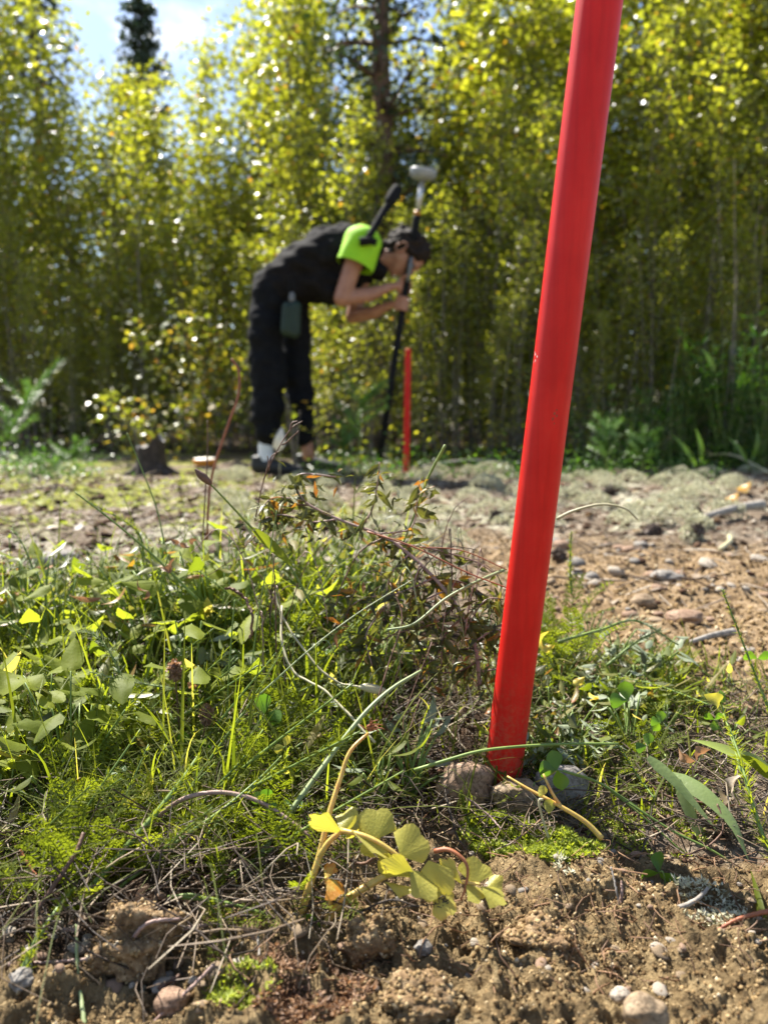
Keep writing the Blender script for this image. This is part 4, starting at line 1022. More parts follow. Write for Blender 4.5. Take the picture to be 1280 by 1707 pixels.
clod('low clod of sandy soil under the upright reddish stick', 1060, 1500, .53, 110, 46, 11)
clod('rough lump of soil at the bottom edge below the yellow leaves', 700, 1665, .43, 110, 60, 14)

# ------------------------------------------------------------------ small foreground plants, one of each kind then copies
def feather_vf(mb, base, tip, up, pin=13, wid=.28, r=.5, q=random):
    """a finely divided yarrow leaf"""
    base, tip = Vector(base), Vector(tip); ax = tip - base; L = ax.length; ax.normalize(); up = (up - ax * up.dot(ax)).normalized(); sd = ax.cross(up)
    pts = [base + ax * L * t + up * L * .10 * math.sin(math.pi * t) for t in [k / 5 for k in range(6)]]
    V, Fc = tube_vf(pts, L * .012, L * .005, 3, caps=False); mb.add(V, Fc, r)
    for i in range(pin):
        t = .10 + .9 * i / pin; c = base + ax * L * t + up * L * .10 * math.sin(math.pi * t); w = L * wid * math.sin(math.pi * (.15 + .8 * t)) ** .7
        for s in (-1, 1):
            d = (sd * s + ax * .55 + up * q.uniform(-.1, .7)).normalized(); e = c + d * w
            def nd(a, b, k):
                m = (b - a); o_ = m.cross(up); o_ = o_.normalized() * L * .011 * k if o_.length > 0 else sd * L * .01
                mb.add([tuple(a - o_), tuple(a + o_), tuple(a.lerp(b, .6) + o_), tuple(b), tuple(a.lerp(b, .6) - o_)], [(0, 1, 2, 3, 4)], r + q.uniform(-.1, .1))
            nd(c, e, 1)
            for u, an in ((.35, .9), (.6, .7), (.35, -.7), (.65, -.6)):
                o2 = c.lerp(e, u); d2 = (d + ax * an * .9 + up * q.uniform(-.3, .7)).normalized(); nd(o2, o2 + d2 * w * .42, .8)
def yarrow_proto(seed, L=.075, n=8, spread=.8, mat='yarrow'):
    q = random.Random(seed); root = thing('yarrow', 'x', 'yarrow', (0, 0, 0))
    for k in range(n):
        a = q.uniform(0, 6.28); el = q.uniform(.35, 1.25) * (1 if spread > .5 else 1.1); l = L * q.uniform(.6, 1.25)
        b = Vector((math.cos(a) * .004, math.sin(a) * .004, 0)); d = Vector((math.cos(a) * math.cos(el), math.sin(a) * math.cos(el), math.sin(el)))
        mb = MB(); s = b + d * l * .35; V, Fc = tube_vf([b, s], .0009, .0008, 4, caps=False); mb.add(V, Fc, .5)
        feather_vf(mb, s, s + d * l + Vector((0, 0, -l * .12)), Vector((-d.x * d.z, -d.y * d.z, 1.01 - d.z ** 2)), 12, .24, q.uniform(.1, .8), q); mb.build('leaf', mat, root)
    return root
yps = [yarrow_proto(200 + k, .06 + .008 * k, 7 + k % 3) for k in range(5)]
gy = random.Random(5)
def vegpt(x0, x1, y0, y1, rg=gy):
    y = rg.uniform(y0, y1); return rg.uniform(x0, x1) * y, y
YL_ = 'fine feathery green yarrow leaves in the dense low tangle left of the red pole'
for k in range(56):
    x, y = vegpt(-.58, -.06, .53, 1.02)
    if soilmask(x, y) > .3: continue
    o = copy_tree(yps[k % 5]); place(o, G(x, y), gy.uniform(0, 6.28), gy.uniform(.45, .95) * (.75 + .35 * (y - .5) / .5), gy.uniform(-.4, .4), gy.uniform(-.3, .3)); tag(o, YL_, 'yarrow', 'yarrow in the tangle left of the pole')
for k in range(18):
    x, y = vegpt(.15, .42, .60, .95); o = copy_tree(yps[k % 5]); place(o, G(x, y), gy.uniform(0, 6.28), gy.uniform(.35, .6), gy.uniform(-.4, .4), gy.uniform(-.3, .3)); tag(o, 'small feathery yarrow leaves among the dry stems right of the red pole', 'yarrow', 'yarrow right of the pole')
for k, (px, py) in enumerate([(925, 1085), (905, 1120), (955, 1100), (940, 1050), (890, 1070)]):
    o = copy_tree(yps[k % 5]); place(o, PG(px, py + 20), k, .85, .1, .1); tag(o, 'bright feathery tuft just behind the right side of the red pole', 'yarrow', 'bright tuft behind the pole')
for k in range(9):
    x, y = vegpt(-.56, -.08, .455, .56); o = copy_tree(yps[k % 5]); place(o, G(x, y), gy.uniform(0, 6.28), gy.uniform(.4, .75), gy.uniform(-.8, .8), gy.uniform(-.6, .6)); tag(o, 'small leaning yarrow sprig over the dry straw at the lower left', 'yarrow', 'yarrow sprigs over the straw')
for r_ in yps: remove_tree(r_)

def broad_proto(seed, n=7, L=.04, hgt=.07, mat='broadleaf', shape='ovate', w=.55, serr=.06):
    q = random.Random(seed); root = thing('broadleaf_weed', 'x', 'weed', (0, 0, 0))
    for k in range(n):
        a = q.uniform(0, 6.28); el = q.uniform(.7, 1.45); h = hgt * q.uniform(.5, 1.15); d = Vector((math.cos(a) * math.cos(el), math.sin(a) * math.cos(el), math.sin(el)))
        b = Vector((q.uniform(-.006, .006), q.uniform(-.006, .006), -.003)); s = b + d * h
        tube('petiole', [b, b + d * h * .5 + Vector((0, 0, h * .08)), s], .0011, .0008, 'stem_green', root, 5, 6)
        e2 = q.uniform(-.5, .7); ld = Vector((math.cos(a) * math.cos(e2), math.sin(a) * math.cos(e2), math.sin(e2))); l = L * q.uniform(.6, 1.2)
        sd = Vector((-math.sin(a), math.cos(a), q.uniform(-.5, .5)))
        leaf('leaf', root, mat, s, s + ld * l, sd, l * w * q.uniform(.85, 1.15), q.uniform(.1, 1), shape=shape, fold=.3, curl=q.uniform(-.1, .22), nseg=10, serr=serr, wave=.10, seed=seed * 10 + k)
    return root
bps = [broad_proto(300 + k, 11 + k % 3, .042, .11) for k in range(4)]
bspots = [(45, 1100), (120, 1230), (20, 1210), (170, 1180), (80, 1290), (200, 1090), (330, 1080), (290, 1110), (400, 1090), (240, 1150), (30, 1330), (360, 1120), (110, 1130), (440, 1120), (180, 1280), (0, 1260)]
bspots2 = [(80, 1050), (260, 1060), (150, 1060), (380, 1050), (60, 1180), (210, 1230), (10, 1120), (320, 1200), (120, 1330), (300, 1030)]
for k, (px, py) in enumerate(bspots):
    o = copy_tree(bps[k % 4]); place(o, PG(px, py), k * 1.7, (.85 + .3 * ((k * 7) % 5) / 5) * (1.1 if py < 1140 else .8)); tag(o, 'broad-leaved weed with sunlit yellow-green leaves in the left part of the tangle', 'weed', 'broad-leaved weeds at the left')
for k, (px, py) in enumerate(bspots2):
    o = copy_tree(bps[(k + 1) % 4]); place(o, PG(px, py), k * 2.3 + .4, .95 + .04 * (k % 4)); tag(o, 'x', 'weed', 'second row of broad-leaved weeds')
for r_ in bps: remove_tree(r_)
lp = [broad_proto(340 + k, 9, .036, .045, 'grass', 'lance', .22, 0) for k in range(3)]
for k in range(42):
    x, y = vegpt(-.58, .0, .58, 1.0); o = copy_tree(lp[k % 3]); place(o, G(x, y), gy.uniform(0, 6), gy.uniform(.7, 1.5)); tag(o, 'narrow-leaved green herb in the tangle left of the red pole', 'herb', 'narrow-leaved herbs in the tangle')
for k in range(30):
    x, y = vegpt(.16, .50, .60, .90); o = copy_tree(lp[k % 3]); place(o, G(x, y), gy.uniform(0, 6), gy.uniform(.4, .8)); tag(o, 'narrow-leaved green herb among the litter right of the red pole', 'herb', 'narrow-leaved herbs right of the pole')
for r_ in lp: remove_tree(r_)
gp = [broad_proto(360 + k, 13, .024, .05, ('grey_leaf', 'olive_leaf', 'grass')[k], 'lance', .30, 0) for k in range(3)]
for k in range(46):
    x, y = vegpt(.15, .40, .66, 1.0); o = copy_tree(gp[k % 3]); place(o, G(x, y), gy.uniform(0, 6), gy.uniform(.6, 1.2)); tag(o, 'dull ' + ('grey-green', 'olive', 'mid-green')[k % 3] + ' small-leaved herb in the low growth right of the red pole', 'herb', 'dull small-leaved herbs right of the pole')
for k in range(44):
    x, y = vegpt(-.58, .05, .60, 1.12); o = copy_tree(gp[k % 3]); place(o, G(x, y), gy.uniform(0, 6), gy.uniform(.7, 1.7)); tag(o, 'dull ' + ('grey-green', 'olive', 'mid-green')[k % 3] + ' small-leaved herb in the tangle left of the red pole', 'herb', 'dull small-leaved herbs left of the pole')
for r_ in gp: remove_tree(r_)

# grass
def grass(name, n, seed, region, hmin, hmax, w, mat, label, lean=.5, droop=.5):
    rg = np.random.RandomState(seed); x, y = region(rg, n); n = len(x); ns = 7
    az = rg.uniform(0, 6.283, n); h = hmin + (hmax - hmin) * rg.rand(n) ** 1.5; ln = rg.uniform(.05, lean, n); dr = rg.uniform(.0, droop, n); ww = w * rg.uniform(.5, 1.3, n)
    d = np.stack([np.cos(az), np.sin(az), 0 * az], 1); s = np.stack([-np.sin(az), np.cos(az), 0 * az], 1); V = np.zeros((n, (ns + 1) * 3, 3)); z0 = H(x, y) - .003
    for i in range(ns + 1):
        t = i / ns; c = np.stack([x, y, z0], 1) + d * (h * (ln * t + dr * t ** 2.5))[:, None]; c[:, 2] += h * (t - dr * .55 * t ** 3)
        k = (ww * (1 - t ** 2.2) + .0001)[:, None]; V[:, i * 3] = c - s * k; V[:, i * 3 + 1] = c - d * k * .45; V[:, i * 3 + 2] = c + s * k
    f = []
    for i in range(ns):
        for k in range(2): a = i * 3 + k; f.append((a, a + 1, a + 4, a + 3))
    Fc = (np.array(f)[None] + (np.arange(n) * (ns + 1) * 3)[:, None, None]).reshape(-1, 4)
    o = mk(name, V.reshape(-1, 3), Fc, mat, None, np.repeat(np.clip(rg.beta(1.6, 2, n), 0, 1), (ns + 1) * 3)); tag(o, label, 'grass', kind='stuff'); return o
grass('grass', 1250, 61, reg(-.58, -.0, .58, 1.05, lambda x, y: (1 - soilmask(x, y)) * (.3 + .7 * (vnoise(x * 12, y * 12, 81) > -.1))), .04, .17, .0015, 'grass', 'green grass blades growing through the tangle on the left')
grass('grass', 900, 62, reg(-.05, .56, .57, .95, lambda x, y: 1 - soilmask(x, y) * 1.0), .02, .07, .0010, 'grass', 'sparse short grass around the foot of the red pole', .8, .8)
grass('fine_green_stems', 1700, 63, reg(-.5, -.02, .50, .75, lambda x, y: 1 - soilmask(x, y)), .03, .10, .0006, 'grass', 'fine green stems leaning over the dry straw', 1.4, 1.0)
grass('tall_back_grass', 420, 65, reg(-.62, .02, .92, 1.22), .09, .22, .0016, 'grass', 'taller grass at the far side of the tangle', .7, .7)
mp2 = [broad_proto(380 + k, 12, .030, .12, ('grass', 'olive_leaf', 'broadleaf', 'olive_leaf')[k], ('lance', 'lance', 'ovate', 'lance')[k], (.25, .28, .5, .3)[k], 0) for k in range(4)]
for k in range(54):
    x, y = vegpt(-.60, .04, .88, 1.18); o = copy_tree(mp2[k % 4]); place(o, G(x, y), gy.uniform(0, 6), gy.uniform(.8, 1.35)); tag(o, ('green narrow-leaved', 'olive-brown withering', 'yellow-green broad-leaved', 'dull dark')[k % 4] + ' herb standing at the far side of the tangle', 'herb', 'herbs at the far side of the tangle')
for r_ in mp2: remove_tree(r_)
# moss
def moss(name, cx, cy, rx, ry, n, hh, mat, label, seed):
    rg = np.random.RandomState(seed); a = rg.uniform(0, 6.283, n); d = np.sqrt(rg.rand(n)); x = cx + np.cos(a) * d * rx; y = cy + np.sin(a) * d * ry
    k = vnoise(x * 55, y * 55, seed) > -.35 + .0 * x; x, y, d = x[k], y[k], d[k]; n = len(x)
    z = H(x, y) + hh * (1 - d ** 2) * (.55 + .45 * vnoise(x * 80, y * 80, seed + 4)) * rg.rand(n) ** .3
    tv = [(0, 0, 0), (-.22, .5, .25), (0, .45, .1), (.22, .5, .25), (0, 1, .6)]; tf = [(0, 2, 1), (0, 3, 2), (1, 2, 4), (2, 3, 4)]
    o = crowd(name, tv, tf, np.stack([x, y, z], 1), rotmats(n, .9, rg) * rg.uniform(.002, .0048, n)[:, None, None], rg.rand(n), mat); tag(o, label, 'moss', kind='stuff')
def mp_(px, py): p = PG(px, py); return p.x, p.y
moss('moss', *mp_(850, 1398), .042, .034, 7500, .014, 'moss', 'bright yellow-green moss in front of the stones at the pole foot', 5)
moss('moss', *mp_(940, 1418), .032, .024, 5200, .012, 'moss', 'bright yellow-green moss patch right of the first one', 6)
moss('moss', *mp_(1070, 1380), .05, .04, 2600, .006, 'moss', 'thin green moss between the litter right of the pole foot', 7)
moss('brown_moss', *mp_(500, 1640), .045, .028, 3200, .008, 'russet', 'rust-brown moss on the ground at the bottom left of the middle', 8)
moss('moss', *mp_(400, 1650), .022, .02, 1200, .005, 'moss', 'dull green moss beside the rust-brown moss', 9)
moss('lichen_flakes', *mp_(950, 1448), .011, .008, 500, .006, 'lichen', 'whitish lichen flakes at the edge of the moss', 10)
moss('lichen_flakes', *mp_(1170, 1520), .030, .026, 1500, .005, 'lichen', 'grey lichen threads in the dark litter at the lower right', 11)

# clover
def clover(label, base, heads, group=None, leafmat_='clover'):
    """base point; heads: (px, py, depth, size px, [(angle, pitch)])"""
    root = thing('clover', label, 'clover', base, group)
    for hd_ in heads:
        px, py, d, sz, lv = hd_; h = PD(px, py, d); s = sz * d / F
        tube('stem', [Vector(base), Vector(base).lerp(h, .55) + Vector((0, 0, .006)), h], .0007, .0006, 'stem_green', root, 5, 10)
        for j, (a, pt) in enumerate(lv):
            a = math.radians(a); dr = Vector((math.cos(a), pt, math.sin(a))); dr.normalize(); sd = Vector((-math.sin(a), .35 * (1 if j % 2 else -1), math.cos(a)))
            leaf('leaflet', root, leafmat_, h, h + dr * s, sd, s * .82, .25 + .3 * j, shape='obovate', fold=.28, curl=.08, nseg=9, seed=j)
    return root
clover('round green clover leaf pair above the tangle, left of the long pale blade', PG(375, 1330), [(441, 1190, .66, 34, [(95, .2), (-10, -.5)])])
clover('dark green clover leaf low in the tangle below the brown seed heads', PG(300, 1320), [(322, 1243, .68, 36, [(0, -.3), (170, .5)])])
clover('large clover with four leaflets in front of the grey-brown stone beside the pole', PD(1062, 1345, .60), [(928, 1284, .61, 34, [(168, -.3), (100, .9), (-75, -.2)])])
clover('small bright clover standing on a thin stem right of the red pole', PG(1050, 1270), [(1045, 1168, .68, 32, [(175, -.2), (95, .3)])])
clover('tiny bright clover leaf pair right of the thin-stemmed clover', PG(1075, 1262), [(1100, 1205, .66, 20, [(160, -.3), (80, .3), (-120, .3)])])
clover('small clover low beside the thin-stemmed one', PG(1082, 1270), [(1078, 1243, .64, 22, [(190, -.3), (70, .4)])])
clover('dark clover leaf at the right below the grey-green blades', PG(1110, 1480), [(1098, 1455, .55, 34, [(80, .4), (200, -.2), (-40, -.3)])])
clover('small round-leaved clover under the yellow curled leaf at the right', PG(1200, 1230), [(1190, 1200, .74, 18, [(20, .2), (160, .2), (-90, -.3)])])
clover('clover with a dark folded leaflet near the bottom, left of the yellow stems', PD(290, 1496, .50), [(488, 1545, .50, 50, [(8, -.2), (-78, -.2)])])
clover('small pale clover on the brown arching stem', PD(438, 1345, .56), [(440, 1340, .56, 26, [(70, .2), (-20, -.4), (150, .3)])])
clover('clover leaves hanging behind the left yellow stem', PG(520, 1470), [(512, 1400, .60, 42, [(75, .2), (-70, .3)])])
clover('small green leaf pair at the right edge above the feathery stalk', PG(1275, 1130), [(1262, 1098, .86, 24, [(10, 0), (170, 0)])])
clover('small yellow-tinged clover left of the long pale blade', PD(455, 1290, .64), [(475, 1245, .63, 20, [(200, 0), (80, .2)])], leafmat_='yellow_leaf')
cpr = random.Random(9)
for k in range(16):
    px, py = cpr.uniform(30, 700), cpr.uniform(1120, 1420)
    b = PG(px, py); h = b + Vector((cpr.uniform(-.01, .01), -.01, cpr.uniform(.02, .05))); root = thing('clover', 'small clover half hidden in the tangle of yarrow and straw', 'clover', b, 'small clovers in the tangle')
    tube('stem', [b, h], .0007, .0006, 'stem_green', root, 5, 4); a0 = cpr.uniform(0, 6)
    for j in range(3):
        a = a0 + j * 2.1; dr = Vector((math.cos(a), math.sin(a), .25)); leaf('leaflet', root, 'clover', h, h + dr * .009, Vector((-math.sin(a), math.cos(a), 0)), .008, cpr.random(), shape='obovate', fold=.3, curl=.1, nseg=6, seed=j)

# ------------------------------------------------------------------ the yellow plant in front
yp = thing('yellow_plant', 'wilting plant with ribbed yellow leaves on thick tan stems at the bottom middle', 'plant', PD(520, 1548, .505))
def YS(pts, w0, w1, mat='stem_yellow', name='stem', n=24, sides=10):
    P = spline([PD(*p) for p in pts], n); return tube(name, P, w0 * pts[0][2] / F / 2, w1 * pts[-1][2] / F / 2, mat, yp, sides)
YS([(498, 1535, .505), (515, 1480, .508), (532, 1428, .512), (548, 1360, .518), (568, 1296, .528), (584, 1252, .535), (614, 1222, .545)], 14, 5)
YS([(532, 1428, .512), (548, 1404, .510), (568, 1386, .508)], 11, 8)
YS([(568, 1384, .508), (612, 1395, .500), (655, 1420, .494), (690, 1455, .490), (728, 1500, .488)], 9, 4, n=20)
YS([(536, 1556, .500), (556, 1520, .500), (582, 1496, .502), (628, 1468, .506), (656, 1452, .505)], 14, 11)
YS([(656, 1452, .505), (690, 1462, .500), (720, 1470, .497)], 8, 4)
YS([(551, 1522, .500), (549, 1490, .501), (543, 1462, .502)], 8, 5)
YS([(724, 1419, .497), (745, 1416, .494), (765, 1426, .490), (779, 1446, .487), (776, 1478, .485), (768, 1500, .484)], 8, 3, 'stem_red')
YS([(770, 1470, .487), (800, 1474, .483)], 6, 4)
def fan(base, tip, wpx, d0, d1, tilt=0, rnd=.4, cup=.12, spread=118, lobes=3.5, mat='yellow_leaf', seed=0, droop=0, fold=0):
    """a ribbed fan leaf with scalloped rim, from a narrow base"""
    b, t = PD(base[0], base[1], d0), PD(tip[0], tip[1], d1); ax = t - b; L = ax.length * 1.1; ax.normalize(); wpx *= 1.15
    vw = ray((base[0] + tip[0]) / 2, (base[1] + tip[1]) / 2).normalized(); sd = ax.cross(vw).normalized(); nr = sd.cross(ax)
    sd = (sd * math.cos(tilt) + nr * math.sin(tilt)).normalized(); nr = sd.cross(ax); wm = wpx * (d0 + d1) / 2 / F
    na, nrr = 36, 9; V = []; Fc = []; q = random.Random(seed); ph = q.uniform(0, 6); sp2 = math.radians(min(176, spread * 1.3)) / 2
    kx = (wm / 2) / (L * math.sin(min(sp2, math.pi / 2)) + 1e-9)
    for i in range(nrr + 1):
        rr = i / nrr
        for j in range(na + 1):
            an = -sp2 + 2 * sp2 * j / na; rim = 1 - .11 * abs(math.sin(an * min(lobes, 4) / sp2 * .9 + ph)) ** 3 * rr - .015 * math.sin(an * 17 + ph) * rr - .05 * math.sin(an * 2 + ph) * rr
            x = rr * rim * math.sin(an) * L * kx; y = rr * rim * math.cos(an * .82) * L
            z = cup * L * (rr ** 2) * (math.sin(an) ** 2) + .006 * L * rr * math.cos(an * 26) + .06 * L * rr * rr * math.sin(an * 3 + ph) - droop * L * rr * rr + fold * abs(x)
            V.append(tuple(b + sd * x + ax * y + nr * z))
    for i in range(nrr):
        for j in range(na): a = i * (na + 1) + j; Fc.append((a, a + 1, a + na + 2, a + na + 1))
    rv = [rnd + .35 * (i // (na + 1) / nrr) ** 3 * (1 if q.random() < .9 else 0) for i in range(len(V))]
    return mk('leaf', V, Fc, mat, yp, rv)
fan((572, 1390), (517, 1357), 34, .508, .500, .5, .35, .2, 100, 5, seed=1, droop=.15)
fan((566, 1382), (590, 1350), 40, .510, .520, .4, .2, .2, 130, 6, seed=2)
fan((574, 1386), (604, 1382), 38, .508, .520, -.7, .15, .2, 120, 6, seed=16)
fan((624, 1402), (628, 1346), 62, .506, .516, .2, .15, .15, 130, 8, seed=3)
fan((583, 1382), (646, 1424), 24, .504, .492, .6, .45, .1, 90, 4, seed=4)
fan((652, 1426), (606, 1418), 46, .500, .510, .9, .25, .2, 130, 6, seed=5)
fan((650, 1424), (640, 1456), 44, .498, .504, -.3, .2, .2, 120, 6, seed=6)
fan((668, 1428), (702, 1386), 62, .494, .498, .15, .3, .16, 135, 7, seed=7)
fan((714, 1434), (732, 1500), 66, .492, .482, -.2, .35, .12, 125, 7, seed=8, droop=-.05)
fan((694, 1462), (641, 1436), 40, .490, .484, .5, .10, .1, 100, 5, seed=9)
fan((682, 1448), (722, 1494), 46, .490, .480, .5, .35, .12, 110, 6, seed=10)
fan((770, 1474), (737, 1434), 24, .488, .492, .4, .4, .2, 90, 4, seed=11)
fan((790, 1476), (792, 1432), 52, .484, .490, .2, .35, .18, 120, 7, seed=12)
fan((776, 1474), (804, 1500), 34, .485, .478, .7, .25, .2, 110, 5, seed=13)
fan((800, 1478), (842, 1502), 34, .483, .476, .6, .2, .2, 110, 5, seed=14)
fan((812, 1482), (836, 1464), 26, .484, .490, .3, .4, .2, 110, 4, seed=17)
fan((545, 1464), (572, 1488), 44, .502, .496, .8, .93, .3, 110, 5, seed=15, mat='yellow_leaf')
fan((543, 1466), (552, 1438), 26, .502, .508, .5, .9, .3, 100, 4, seed=18)
fan((640, 1470), (682, 1484), 22, .502, .494, .7, .3, .25, 90, 4, seed=19)
fan((722, 1486), (752, 1522), 46, .486, .478, .1, .55, .12, 110, 6, seed=20)
mbk = MB(); q = random.Random(3)
for k in range(16):
    c = PD(736 + q.uniform(-12, 10), 1508 + q.uniform(-10, 10), .482); e = c + Vector((q.uniform(-.003, .003), q.uniform(-.002, .002), q.uniform(-.003, .004)))
    V, Fc = tube_vf(spline([c, c.lerp(e, .5) + Vector((q.uniform(-.002, .002), 0, .001)), e], 6), .0005, .0003, 4); mbk.add(V, Fc)
mbk.build('withered_leaf', 'twig_dark', yp)
mbk = MB()
for k in range(14):
    c = PD(616 + q.uniform(-6, 6), 1218 + q.uniform(-6, 6), .546); e = c + Vector((q.uniform(-.007, .012), q.uniform(-.004, .004), q.uniform(-.004, .009)))
    V, Fc = tube_vf(spline([c, c.lerp(e, .5) + Vector((q.uniform(-.003, .003), 0, .002)), e], 6), .0005, .0003, 4); mbk.add(V, Fc)
mbk.build('withered_head', 'stem_red', yp)

# ------------------------------------------------------------------ stalks, blades and twigs one can point to
M['stem_pale_green'] = simple('stem_pale_green', [(0, (.16, .21, .08)), (1, (.30, .35, .17))], .5, 80)
S('tall_grass', 'long thick pale green blade slanting up through the middle of the tangle', 'grass', [(388, 1490, .555), (455, 1395, .565), (530, 1290, .585), (600, 1198, .61), (650, 1150, .63), (702, 1118, .65)], 12, 5, 'stem_pale_green', sides=5)
bd = thing('seed_stalk', 'curving green stalk ending in a pointed brown-green bud at the upper left', 'stalk', PD(520, 1010, .80))
tube('stem', spline([PD(520, 1010, .80), PD(480, 940, .79), (PD(420, 880, .77)), PD(378, 835, .755), PD(350, 806, .745)], 24), .0016, .0009, 'stem_green', bd, 6)
tube('bud', [PD(352, 808, .745), PD(342, 798, .744), PD(333, 790, .743), PD(326, 782, .742)], .001, .001, 'stem_brown', bd, 8, 12, lambda t: .0012 + .0036 * math.sin(math.pi * min(1, t * 1.05)) ** .8 * (1 - .3 * t))
leaf('blade', bd, 'broadleaf', PD(415, 876, .77), PD(492, 948, .765), Vector((.5, 0, .8)), .011, .7, shape='lance', curl=.05)
S('grass_stalk', 'straight yellow-green stalk crossing the pale clearing left of the red pole', 'stalk', [(672, 905, .80), (690, 860, .79), (712, 800, .78), (742, 742, .765)], 3, 5, 'stem_green')
S('grass_stalk', 'thin pale green stalk standing in front of the stump', 'stalk', [(278, 925, .95), (262, 850, .95), (238, 785, .95), (212, 722, .95)], 3, 2, 'stem_green')
S('grass_stalk', 'long yellowish blade leaning left at the far left of the tangle', 'stalk', [(330, 1000, .85), (260, 930, .84), (190, 870, .83), (125, 820, .82)], 5, 2.5, 'stem_green')
S('red_stalk', 'reddish bare stalk standing in front of the yellow birch bush', 'stalk', [(345, 900, 1.25), (352, 800, 1.25), (378, 715, 1.25), (397, 660, 1.25), (398, 618, 1.25), (386, 598, 1.25)], 5, 4, 'stem_red')
S('dry_stalk', 'thin dry stalk standing between the stump and the orange mushroom', 'stalk', [(338, 905, 1.0), (342, 830, 1.0), (346, 760, 1.0), (346, 700, 1.0)], 3, 2, 'stem_brown')
dg_ = thing('dry_grass', 'dry grass stalk with a forked seed tip in front of the person\'s shoes', 'stalk', PD(425, 870, .82))
for pts in ([(425, 870, .82), (440, 800, .815), (462, 752, .81), (485, 715, .81), (504, 702, .81)], [(470, 742, .81), (480, 735, .81), (498, 718, .81)], [(448, 785, .813), (452, 762, .813), (466, 752, .813)], [(440, 800, .815), (447, 775, .81), (446, 760, .81)], [(484, 716, .81), (487, 705, .81), (496, 702, .81)]):
    tube('stem' if pts[0][0] == 425 else 'spikelet', spline([PD(*p) for p in pts], 12), .0009, .0006, 'stem_brown', dg_, 5)
S('arching_stem', 'pale dry stem arching over the gravel just right of the red pole', 'stem', [(928, 865, .84), (955, 852, .83), (1000, 841, .82), (1040, 847, .81), (1062, 866, .81)], 6, 3, 'stem_pale')
S('horizontal_stem', 'green stem crossing in front of the foot of the red pole', 'stem', [(690, 1284, .61), (742, 1268, .61), (800, 1252, .612), (870, 1244, .615), (950, 1240, .62), (1030, 1240, .63)], 6, 4, 'stem_green')
S('clover_runner', 'green runner trailing to the right from the clover by the pole foot', 'stem', [(938, 1285, .61), (1000, 1306, .61), (1050, 1340, .60), (1120, 1385, .59), (1190, 1420, .58), (1262, 1470, .57)], 5, 4, 'stem_green')
S('clover_runner', 'second thin green runner below the first, ending lower right', 'stem', [(1000, 1305, .612), (1060, 1352, .60), (1120, 1405, .59), (1180, 1460, .575)], 3.5, 3, 'stem_green')
ts = thing('tan_stem', 'tan forked stem leaning over the moss in front of the pole foot', 'stem', PD(1003, 1398, .57))
tube('stem', spline([PD(1003, 1398, .57), PD(975, 1370, .575), PD(930, 1342, .58), (PD(880, 1315, .59)), PD(845, 1294, .60)], 20), .0024, .0008, 'stem_yellow', ts, 8)
tube('branch', spline([PD(935, 1345, .58), PD(920, 1322, .58), PD(905, 1290, .585)], 10), .0016, .0009, 'stem_yellow', ts, 6)
tube('stub', spline([PD(905, 1333, .583), PD(898, 1335, .583), PD(903, 1362, .583), PD(918, 1410, .582)], 10), .0011, .0009, 'stem_pale', ts, 6)
leaf('leaf', ts, 'yellow_leaf', PD(918, 1332, .58), PD(914, 1356, .575), Vector((1, 0, 0)), .009, .1, shape='ovate')
leaf('leaf', ts, 'yellow_leaf', PD(908, 1310, .583), PD(898, 1328, .58), Vector((1, 0, .3)), .007, .3, shape='ovate')
M['stem_brown_pale'] = simple('stem_brown_pale', [(0, (.20, .12, .10)), (1, (.38, .27, .22))], .5, 70, bump=.3)
S('arching_stem', 'brown-violet stem arching from the lower left tangle to the yellow leaves', 'stem', [(228, 1400, .56), (262, 1362, .56), (310, 1330, .56), (370, 1321, .56), (430, 1335, .56), (480, 1366, .555), (520, 1398, .55)], 8, 7, 'stem_brown_pale')
dk = thing('dry_stalk', 'bleached curving stalk with a tan papery bud in the middle of the tangle', 'stalk', PD(462, 985, .76))
tube('stem', wob(spline([PD(458, 985, .76), PD(466, 1015, .75), PD(490, 1060, .73), PD(530, 1112, .71), PD(565, 1138, .70), PD(600, 1145, .69)], 26), .0004, 2), .0011, .0010, 'stem_pale', dk, 6)
tube('bud', [PD(598, 1145, .69), PD(612, 1146, .69), PD(630, 1150, .69), PD(645, 1152, .69)], .002, .001, 'stem_pale', dk, 8, 10, lambda t: .0012 + .0034 * math.sin(math.pi * t) ** .8)
S('dry_stalk', 'bleached stalk running down to the right beside the long pale blade', 'stalk', [(470, 1010, .75), (470, 1070, .72), (490, 1120, .70), (540, 1150, .68), (580, 1190, .66), (625, 1238, .64)], 4, 5, 'stem_pale', jit=.0005)
S('grass_stalk', 'thin straight green stalk left of the round clover leaf', 'stalk', [(378, 1210, .72), (382, 1120, .72), (388, 1040, .72), (392, 1000, .72)], 3, 3, 'stem_green')
S('grass_stalk', 'thin straight stalk rising beside the bleached one', 'stalk', [(418, 1130, .74), (430, 1030, .74), (448, 930, .74), (462, 850, .74)], 3, 2, 'stem_green')
S('grass_stalk', 'slanting thin green stalk in the upper middle of the tangle', 'stalk', [(500, 1010, .76), (545, 950, .76), (590, 890, .76), (612, 855, .76)], 2.5, 2, 'stem_green')
